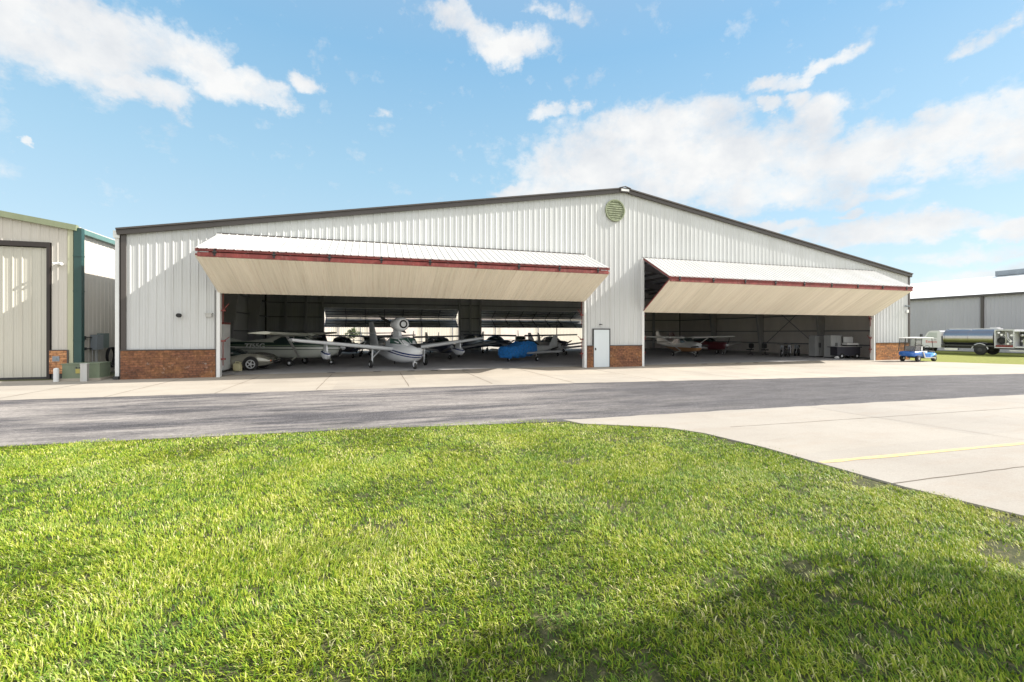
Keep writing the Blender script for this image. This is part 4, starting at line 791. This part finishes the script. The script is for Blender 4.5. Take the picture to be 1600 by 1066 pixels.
def stool(loc, rz, label):
    sk = thing('office_chair', label, 'chair', loc, rz, 'dark chairs by the right wall column')
    MB().box(-.22, .22, -.22, .22, .42, .50).build('seat', M['black'], sk); MB().loft([(-.26, .20, .58, .98), (-.20, .22, .56, 1.02)], 14, 4).build('backrest', M['black'], sk)
    MB().cyl((0, 0, .08), (0, 0, .42), .03, 8).bar((-.2, 0, .46), (-.25, 0, .7), .05).build('post', M['dark'], sk)
    mb = MB()
    for k in range(5): a = k*2*PI/5; mb.bar((0, 0, .10), (math.cos(a)*.28, math.sin(a)*.28, .04), .04)
    mb.build('base', M['dark'], sk)
stool((31.6, 31.2, .01), R(200), 'black office chair, left one of two by the right wall column'); stool((32.2, 30.2, .01), R(240), 'black office chair, right one of two by the right wall column')
# ------------------------------------------------------------------ golf cart
gc = thing('golf_cart', 'blue golf cart with white roof parked at the right corner of the big hangar', 'golf cart', (35.35, 20.75, .004), R(2), scale=.94)
gb = paint('royal_blue_body', (.02, .14, .50), .25, 0, .08, coat=.8); gb2 = paint('sky_blue_body', (.10, .32, .66), .25, 0, .06, coat=.8)
rear = MB().loft([(-1.32, .36, .42, .66), (-1.22, .52, .36, .76), (-.75, .56, .34, .80), (-.2, .56, .34, .78)], 20, 4).build('rear_body', gb, gc)
fr = MB().loft([(.25, .54, .28, .36), (.7, .55, .28, .56), (1.05, .54, .30, .66), (1.35, .42, .34, .56), (1.48, .28, .38, .46)], 20, 3.2).build('front_cowl', gb2, gc)
MB().box(-.25, .75, -.52, .52, .24, .32).build('floor', M['dark'], gc)
MB().box(-.28, .32, -.585, -.555, .30, .56).build('side_panel', gb, gc)
MB().bar((-.3, -.58, .30), (.85, -.58, .28), .05, .06).bar((-.3, -.58, .30), (-.5, -.58, .74), .05, .10).build('side_trim', M['canopy'], gc)
MB().box(-.45, .10, -.5, .5, .62, .76).build('seat', M['white'], gc); MB().box(-.55, -.42, -.5, .5, .80, 1.10).build('backrest', M['white'], gc)
for x0, z0, x1 in ((-.62, .78, -.48), (.80, .62, .62), (-1.28, .74, -1.12)):
    for s in (-1, 1): MB().cyl((x0, s*.5, z0), (x1, s*.5, 1.66), .02, 8).build('roof_post', M['dark'], gc)
MB().loft([(-1.25, .50, 1.66, 1.71), (-1.15, .56, 1.655, 1.73), (0, .58, 1.66, 1.76), (.75, .56, 1.655, 1.73), (.85, .50, 1.66, 1.70)], 22, 5).build('roof', M['white'], gc)
mb = MB()
for k in range(14): y = -.48+k*.074; mb.cyl((-1.27, y, .78), (-1.12, y, 1.64), .011, 5)
for k in range(11): z = .80+k*.082; mb.cyl((-1.27+.015*k, -.5, z), (-1.27+.015*k, .5, z), .011, 5)
for k in range(8): x = -1.2+k*.08; mb.cyl((x, -.5, .78), (x+.10, -.5, 1.64), .011, 5)
for k in range(11): z = .80+k*.082; mb.cyl((-1.25+.015*k, -.5, z), (-.6+.01*k, -.5, z), .011, 5)
mb.box(-1.26, -.62, -.49, -.47, .78, .80); mb.build('mesh_screen', M['dark'], gc)
MB().tube([(.55, -.25+.16*math.cos(a), .98+.16*math.sin(a)) for a in np.linspace(0, 2*PI, 17)[:-1]], .014, 6, True).cyl((.8, -.25, .66), (.55, -.25, .98), .018, 6).build('steering_wheel', M['black'], gc)
for x_, yy in ((-.88, .47), (.90, .47)):
    for s in (-1, 1): wheel(gc, x_, s*yy, .235, .18, M['alu'])
MB().loft([(1.10, .30, .62, .70), (1.30, .34, .58, .76), (1.5, .2, .56, .68)], 14, 2.5).build('bag', M['black'], gc)
# ------------------------------------------------------------------ fuel truck (cab towards +Y)
ft = thing('fuel_truck', 'white aviation fuel truck with polished steel tank parked on the grass strip at the right', 'truck', (52.3, 26.2, -.03), R(90), scale=.90)
tw = paint('truck_white', (.60, .60, .61), .3, 0, .04, coat=.5)
chs = MB().box(-4.6, 3.9, -.45, -.3, .62, .80).box(-4.6, 3.9, .3, .45, .62, .80).box(-4.6, 3.9, -.3, .3, .66, .76).build('chassis', M['dark'], ft)
tank = MB().rings([[(x, 1.12*s_*math.copysign(abs(math.cos(t))**.8, math.cos(t)), 1.68+.88*s_*math.copysign(abs(math.sin(t))**.85, math.sin(t))) for t in [2*PI*k/36 for k in range(36)]] for x, s_ in ((2.15, .90), (2.1, 1), (-1.85, 1), (-1.9, .9))]).build('tank', M['chrome'], ft)
MB().box(-1.9, 2.0, -.32, .32, 2.52, 2.62).box(-1.75, -1.2, -.25, .25, 2.62, 2.72).build('tank_catwalk', tw, tank)
for x_ in (2.02, .1, -1.8): MB().rings([[(x_+d_, 1.145*math.copysign(abs(math.cos(t))**.8, math.cos(t)), 1.68+.905*math.copysign(abs(math.sin(t))**.85, math.sin(t))) for t in [2*PI*k/36 for k in range(36)]] for d_ in (-.03, .03)]).build('tank_band', M['chrome'], tank)
cabo = MB().prism([(2.3, .78), (2.3, 2.30), (2.5, 2.42), (3.15, 2.42), (3.45, 2.30), (3.85, 1.66), (4.9, 1.48), (5.05, 1.3), (5.08, .72), (4.6, .62), (2.3, .62)], lambda u, w_, d_: (u, d_, w_), -1.05, 1.05).build('cab', tw, ft)
for s in (-1, 1):
    MB().prism([(2.65, 1.66), (2.65, 2.22), (3.35, 2.22), (3.68, 1.66)], lambda u, w_, d_: (u, d_, w_), s*1.055-.005, s*1.055+.005).build('window', paint('painted_reflection_window', (.45, .48, .46), .15), cabo)  # reflection on the cab glass is painted in as a pale base colour
    dr_ = MB().prism([(2.58, .80), (2.58, 1.58), (3.75, 1.58), (3.75, .80)], lambda u, w_, d_: (u, d_, w_), s*1.062-.005, s*1.062+.005).build('door', tw, cabo)
    MB().box(2.7, 2.9, s*1.075-.012, s*1.075+.012, 1.42, 1.46).build('handle', M['dark'], dr_)
    MB().box(4.0, 4.1, s*1.10-.15, s*1.10+.15, 1.62, 2.05).build('mirror', M['dark'], cabo)
    MB().box(-1.95, 2.25, s*.96-.17, s*.96+.17, .84, .98).build('side_step', M['dark'], chs)
    for x_ in (-.85, 4.25):
        wheel(ft, x_, s*.93, .50, .28, M['dark'])
        mb = MB(); mb.tube([(x_+.62*math.cos(a), s*1.08, .50+.62*math.sin(a)) for a in np.linspace(.15, PI-.15, 14)], .045, 6).build('mudguard', tw, ft)
    for z_, hh in ((2.32, .05), (.80, .06)): pass
quad(cabo, 'windscreen', [(3.49, -.9, 2.26), (3.49, .9, 2.26), (3.83, .9, 1.70), (3.83, -.9, 1.70)], M['gl'])
MB().box(.9, 2.0, .86, 1.06, .40, .60).build('fuel_tank', M['alu'], ft)
text_mesh(cabo, 'Exxon', .40, (3.15, 1.072, 1.12), (R(90), 0, R(180)), paint('red_lettering', (.50, .06, .05), .5), ext=.004)
# pump modules at the back: open cabinets full of reels and pipes
pm = MB(); pm.box(-3.35, -1.95, -1.10, -1.0, .80, 2.45).box(-3.35, -1.95, -1.0, .2, .80, .86).box(-3.35, -1.95, -1.1, 1.12, 2.40, 2.50).box(-2.03, -1.95, -1.0, 1.12, .86, 2.40).box(-3.35, -3.27, -1.0, 1.12, .80, 2.40).box(-3.35, -1.95, .2, 1.12, .74, .82).box(-3.35, -1.95, .1, .2, .86, 2.4)
pmo = pm.build('pump_cabinet', tw, ft)
MB().box(-3.25, -2.05, 1.08, 1.125, .83, 1.02).build('red_panel', M['red'], pmo)
r1 = MB(); r1.tube([(-2.35+.26*math.cos(a), .85, 1.45+.26*math.sin(a)) for a in np.linspace(0, 2*PI, 21)[:-1]], .07, 8, True).lathe((-2.35, .7, 1.45), (0, 1, 0), [(0, .18), (.2, .18)], 16); r1.build('hose_reel', M['black'], pmo)
r2 = MB(); r2.tube([(-2.95, .75, .9), (-2.95, .8, 1.5), (-2.8, .85, 1.75), (-2.75, .8, 2.2)], .05, 8).tube([(-2.65, .85, .95), (-2.68, .9, 2.3)], .045, 8).tube([(-3.15, .8, 1.1), (-2.9, .85, 1.3), (-2.6, .85, 1.9), (-2.3, .8, 2.1)], .035, 8)
for x_, z_ in ((-2.4, 2.0), (-3.1, 1.95), (-3.05, 1.4), (-2.2, 2.2), (-2.85, 1.15)): r2.lathe((x_, .9, z_), (0, 1, 0), [(0, .10), (.08, .10)], 14)
r2.build('pump_piping', M['alu'], pmo)
p2 = MB(); p2.box(-4.75, -3.37, -1.05, .3, .80, 2.05).box(-4.75, -3.37, -1.05, 1.1, 2.28, 2.36).box(-4.75, -3.37, .3, 1.1, .78, .92); p2o = p2.build('rear_cabinet', tw, ft)
MB().box(-3.75, -3.4, .3, .36, .95, 2.25).box(-4.5, -3.8, .31, .35, 1.0, 1.5).build('open_bay', M['dark'], p2o)
r3 = MB()
for x_, z_, q in ((-3.6, 1.95, .12), (-3.95, 1.9, .13), (-4.35, 1.9, .10), (-4.6, 1.95, .07), (-4.6, 1.45, .06), (-4.1, 1.35, .2), (-3.62, 1.4, .10)): r3.lathe((x_, .40, z_), (0, 1, 0), [(0, q), (.12, q), (.13, q*.7)], 16)
r3.tube([(-3.7, .55, .95), (-3.75, .6, 1.6), (-4.0, .6, 1.7), (-4.4, .55, 1.6)], .045, 8).tube([(-4.4, .6, .95), (-4.3, .62, 1.25), (-3.9, .6, 1.15)], .04, 8); r3.build('gauges_and_valves', M['alu'], p2o)
MB().box(-4.8, -3.0, .55, 1.1, .46, .56).build('bumper_step', M['alu'], ft)
#OBJ>>
# ------------------------------------------------------------------ world, sun, camera
S = Vector((1.3, -.25, 1)).normalized()
w = bpy.data.worlds.new('World'); scn.world = w; w.use_nodes = True; nt = w.node_tree
bg = nt.nodes['Background']; sky = N(nt, 'ShaderNodeTexSky', sky_type='NISHITA', sun_disc=False, sun_elevation=math.asin(S.z), sun_rotation=math.atan2(S.x, S.y))
sky.air_density = 1.0; sky.dust_density = .6; sky.ozone_density = 1.5
tc = N(nt, 'ShaderNodeTexCoord'); vec = tc.outputs['Generated']
sp = N(nt, 'ShaderNodeSeparateXYZ'); L(nt, vec, sp.inputs[0])
el = N(nt, 'ShaderNodeMath', operation='ARCSINE'); L(nt, sp.outputs[2], el.inputs[0])
az = N(nt, 'ShaderNodeMath', operation='ARCTAN2'); L(nt, sp.outputs[0], az.inputs[0]); L(nt, sp.outputs[1], az.inputs[1])
ae = N(nt, 'ShaderNodeCombineXYZ'); L(nt, az.outputs[0], ae.inputs[0]); L(nt, el.outputs[0], ae.inputs[1])
# clouds: soft patches of sky in azimuth/elevation, broken up by noise
CAZ, SAZ = math.radians(17.2), 0
def azel(px, py):
    t = (px-800)/695; x, y = math.sin(CAZ)+math.cos(CAZ)*t, math.cos(CAZ)-math.sin(CAZ)*t; z = (520-py)/695
    return math.atan2(x, y), math.atan2(z, math.hypot(x, y))
clouds = [  # (azimuth centre, elevation centre, half widths, strength) worked out below from sky directions
    (80, 40, 190, 75, 1.0), (230, 60, 90, 45, .9), (300, 85, 80, 45, .95), (235, 140, 85, 28, 1.0), (370, 130, 60, 32, .9), (430, 148, 50, 22, .75), (478, 115, 24, 20, .8), (120, 20, 220, 50, 1.0),
    (60, 235, 16, 10, .75), (710, 30, 50, 26, .8), (800, 68, 58, 32, 1.0), (760, 45, 60, 22, .75), (590, 175, 20, 10, .45), (870, 12, 50, 14, .5),
    (1215, 122, 55, 15, .85), (1290, 103, 60, 15, .85), (1240, 150, 26, 17, .75), (1290, 165, 38, 24, .8), (1195, 160, 24, 12, .8), (860, 175, 32, 14, .7), (905, 168, 30, 12, .6),
    (1020, 205, 140, 45, 1.0), (960, 255, 160, 60, 1.0), (1110, 260, 190, 60, 1.0), (1265, 190, 50, 40, .95), (1330, 240, 160, 45, .95), (1480, 210, 110, 55, 1.0), (1580, 200, 90, 60, 1.0), (1180, 300, 150, 35, .85),
    (1040, 180, 60, 20, .8), (1120, 175, 50, 20, .8), (1440, 172, 26, 9, .7), (1520, 64, 45, 15, .6), (1560, 45, 50, 12, .45), (800, 298, 36, 11, .7), (900, 295, 110, 30, .9),
    (1200, 358, 60, 12, .85), (1330, 365, 110, 22, .95), (1450, 358, 120, 20, .95), (1590, 355, 50, 18, .95), (1310, 335, 20, 8, .75), (1530, 395, 130, 14, .5), (1560, 425, 90, 14, .5), (1500, 445, 120, 14, .5), (1340, 310, 90, 10, .5)]
# noise warp
vs = N(nt, 'ShaderNodeMapping'); vs.inputs['Scale'].default_value = (1, 1.25, 1); L(nt, ae.outputs[0], vs.inputs[0])
wn = N(nt, 'ShaderNodeTexNoise', i_Scale=5.0, i_Detail=9, i_Roughness=.6); L(nt, vs.outputs[0], wn.inputs['Vector'])
wn2 = N(nt, 'ShaderNodeTexNoise', i_Scale=19, i_Detail=8, i_Roughness=.62); L(nt, vs.outputs[0], wn2.inputs['Vector'])
sb = N(nt, 'ShaderNodeVectorMath', operation='SUBTRACT'); L(nt, wn.outputs['Color'], sb.inputs[0]); sb.inputs[1].default_value = (.5, .5, .5)
sc_ = N(nt, 'ShaderNodeVectorMath', operation='MULTIPLY'); L(nt, sb.outputs[0], sc_.inputs[0]); sc_.inputs[1].default_value = (.15, .10, 0)
sb2 = N(nt, 'ShaderNodeVectorMath', operation='SUBTRACT'); L(nt, wn2.outputs['Color'], sb2.inputs[0]); sb2.inputs[1].default_value = (.5, .5, .5)
sc2 = N(nt, 'ShaderNodeVectorMath', operation='MULTIPLY'); L(nt, sb2.outputs[0], sc2.inputs[0]); sc2.inputs[1].default_value = (.06, .05, 0)
ad = N(nt, 'ShaderNodeVectorMath', operation='ADD'); L(nt, ae.outputs[0], ad.inputs[0]); L(nt, sc_.outputs[0], ad.inputs[1])
ad2 = N(nt, 'ShaderNodeVectorMath', operation='ADD'); L(nt, ad.outputs[0], ad2.inputs[0]); L(nt, sc2.outputs[0], ad2.inputs[1])
acc = None
for cx, cy, rx, ry, sgt in clouds:
    a0, e0 = azel(cx, cy); a1, _ = azel(cx+rx*.5, cy); a2, _ = azel(cx-rx*.5, cy); _, e1 = azel(cx, cy-ry*.5); _, e2 = azel(cx, cy+ry*.5)
    ra, re = abs(a1-a2)*1.25, abs(e1-e2)*1.25
    s1 = N(nt, 'ShaderNodeVectorMath', operation='SUBTRACT'); L(nt, ad2.outputs[0], s1.inputs[0]); s1.inputs[1].default_value = (a0, e0, 0)
    s2 = N(nt, 'ShaderNodeVectorMath', operation='MULTIPLY'); L(nt, s1.outputs[0], s2.inputs[0]); s2.inputs[1].default_value = (1/ra, 1/re, 0)
    ln = N(nt, 'ShaderNodeVectorMath', operation='LENGTH'); L(nt, s2.outputs[0], ln.inputs[0])
    mr = N(nt, 'ShaderNodeMapRange', interpolation_type='SMOOTHSTEP', i_1=.25, i_2=1.25, i_3=sgt, i_4=0.0); L(nt, ln.outputs['Value'], mr.inputs[0])
    if acc is None: acc = mr.outputs[0]
    else:
        mx = N(nt, 'ShaderNodeMath', operation='MAXIMUM'); L(nt, acc, mx.inputs[0]); L(nt, mr.outputs[0], mx.inputs[1]); acc = mx.outputs[0]
ns = N(nt, 'ShaderNodeTexNoise', i_Scale=15, i_Detail=11, i_Roughness=.64); L(nt, vs.outputs[0], ns.inputs['Vector'])
t1 = N(nt, 'ShaderNodeMath', operation='MULTIPLY_ADD', i_1=1.9, i_2=-.95); L(nt, ns.outputs[0], t1.inputs[0])
t2 = N(nt, 'ShaderNodeMath', operation='ADD'); L(nt, acc, t2.inputs[0]); L(nt, t1.outputs[0], t2.inputs[1])
# unseen cloud added behind and beside the camera to whiten the fill light
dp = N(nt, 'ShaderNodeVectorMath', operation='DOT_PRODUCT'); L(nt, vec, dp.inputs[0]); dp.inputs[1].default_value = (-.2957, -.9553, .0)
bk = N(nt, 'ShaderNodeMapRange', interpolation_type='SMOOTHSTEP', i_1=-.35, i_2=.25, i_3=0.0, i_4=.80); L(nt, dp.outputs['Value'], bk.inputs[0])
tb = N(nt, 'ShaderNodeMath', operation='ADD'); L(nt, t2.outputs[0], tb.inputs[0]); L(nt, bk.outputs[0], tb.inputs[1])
cm = ramp(nt, tb.outputs[0], [(.14, (0, 0, 0)), (.36, (.28,)*3), (.58, (.70,)*3), (.95, (.97,)*3)])
shade = ramp(nt, wn.outputs[0], [(.36, (3.95, 4.1, 4.3)), (.58, (5.0, 5.0, 4.95))])
shade = mix(nt, bk.outputs[0], shade, (9.2, 9.15, 9.1))  # added rear cloud is brighter than the visible cloud, to light the facade
grad = ramp(nt, el.outputs[0], [(0.0, (3.7, 4.4, 4.6)), (.14, (3.0, 4.1, 4.7)), (.32, (2.3, 3.75, 4.7)), (.55, (1.5, 3.05, 4.5)), (.8, (2.0, 3.0, 4.2)), (1.0, (2.6, 3.2, 4.0))])
base = mix(nt, .22, grad, sky.outputs[0])
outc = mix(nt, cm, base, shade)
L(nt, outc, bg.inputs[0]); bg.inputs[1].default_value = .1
sun = bpy.data.lights.new('sun', 'SUN'); sun.energy = 4.5; sun.angle = R(.5); sun.color = (1, .945, .87)
so = bpy.data.objects.new('sun', sun); C.objects.link(so); so.rotation_euler = S.to_track_quat('Z', 'Y').to_euler()
cam = bpy.data.cameras.new('camera'); co = bpy.data.objects.new('camera', cam); C.objects.link(co)
co.location = (0, 0, 1.95); co.rotation_euler = (R(90), 0, -R(17.2)); cam.sensor_width = 36; cam.lens = 36*695/1600; cam.shift_y = -13/1600; cam.clip_start = .05; cam.clip_end = 3000
scn.camera = co
scn.view_settings.view_transform = 'Standard'; scn.view_settings.look = 'None'; scn.view_settings.exposure = .97; scn.view_settings.gamma = 1
scn.cycles.max_bounces = 8; scn.cycles.diffuse_bounces = 5
for o in list(bpy.data.objects):
    if '_o' in o: del o['_o']
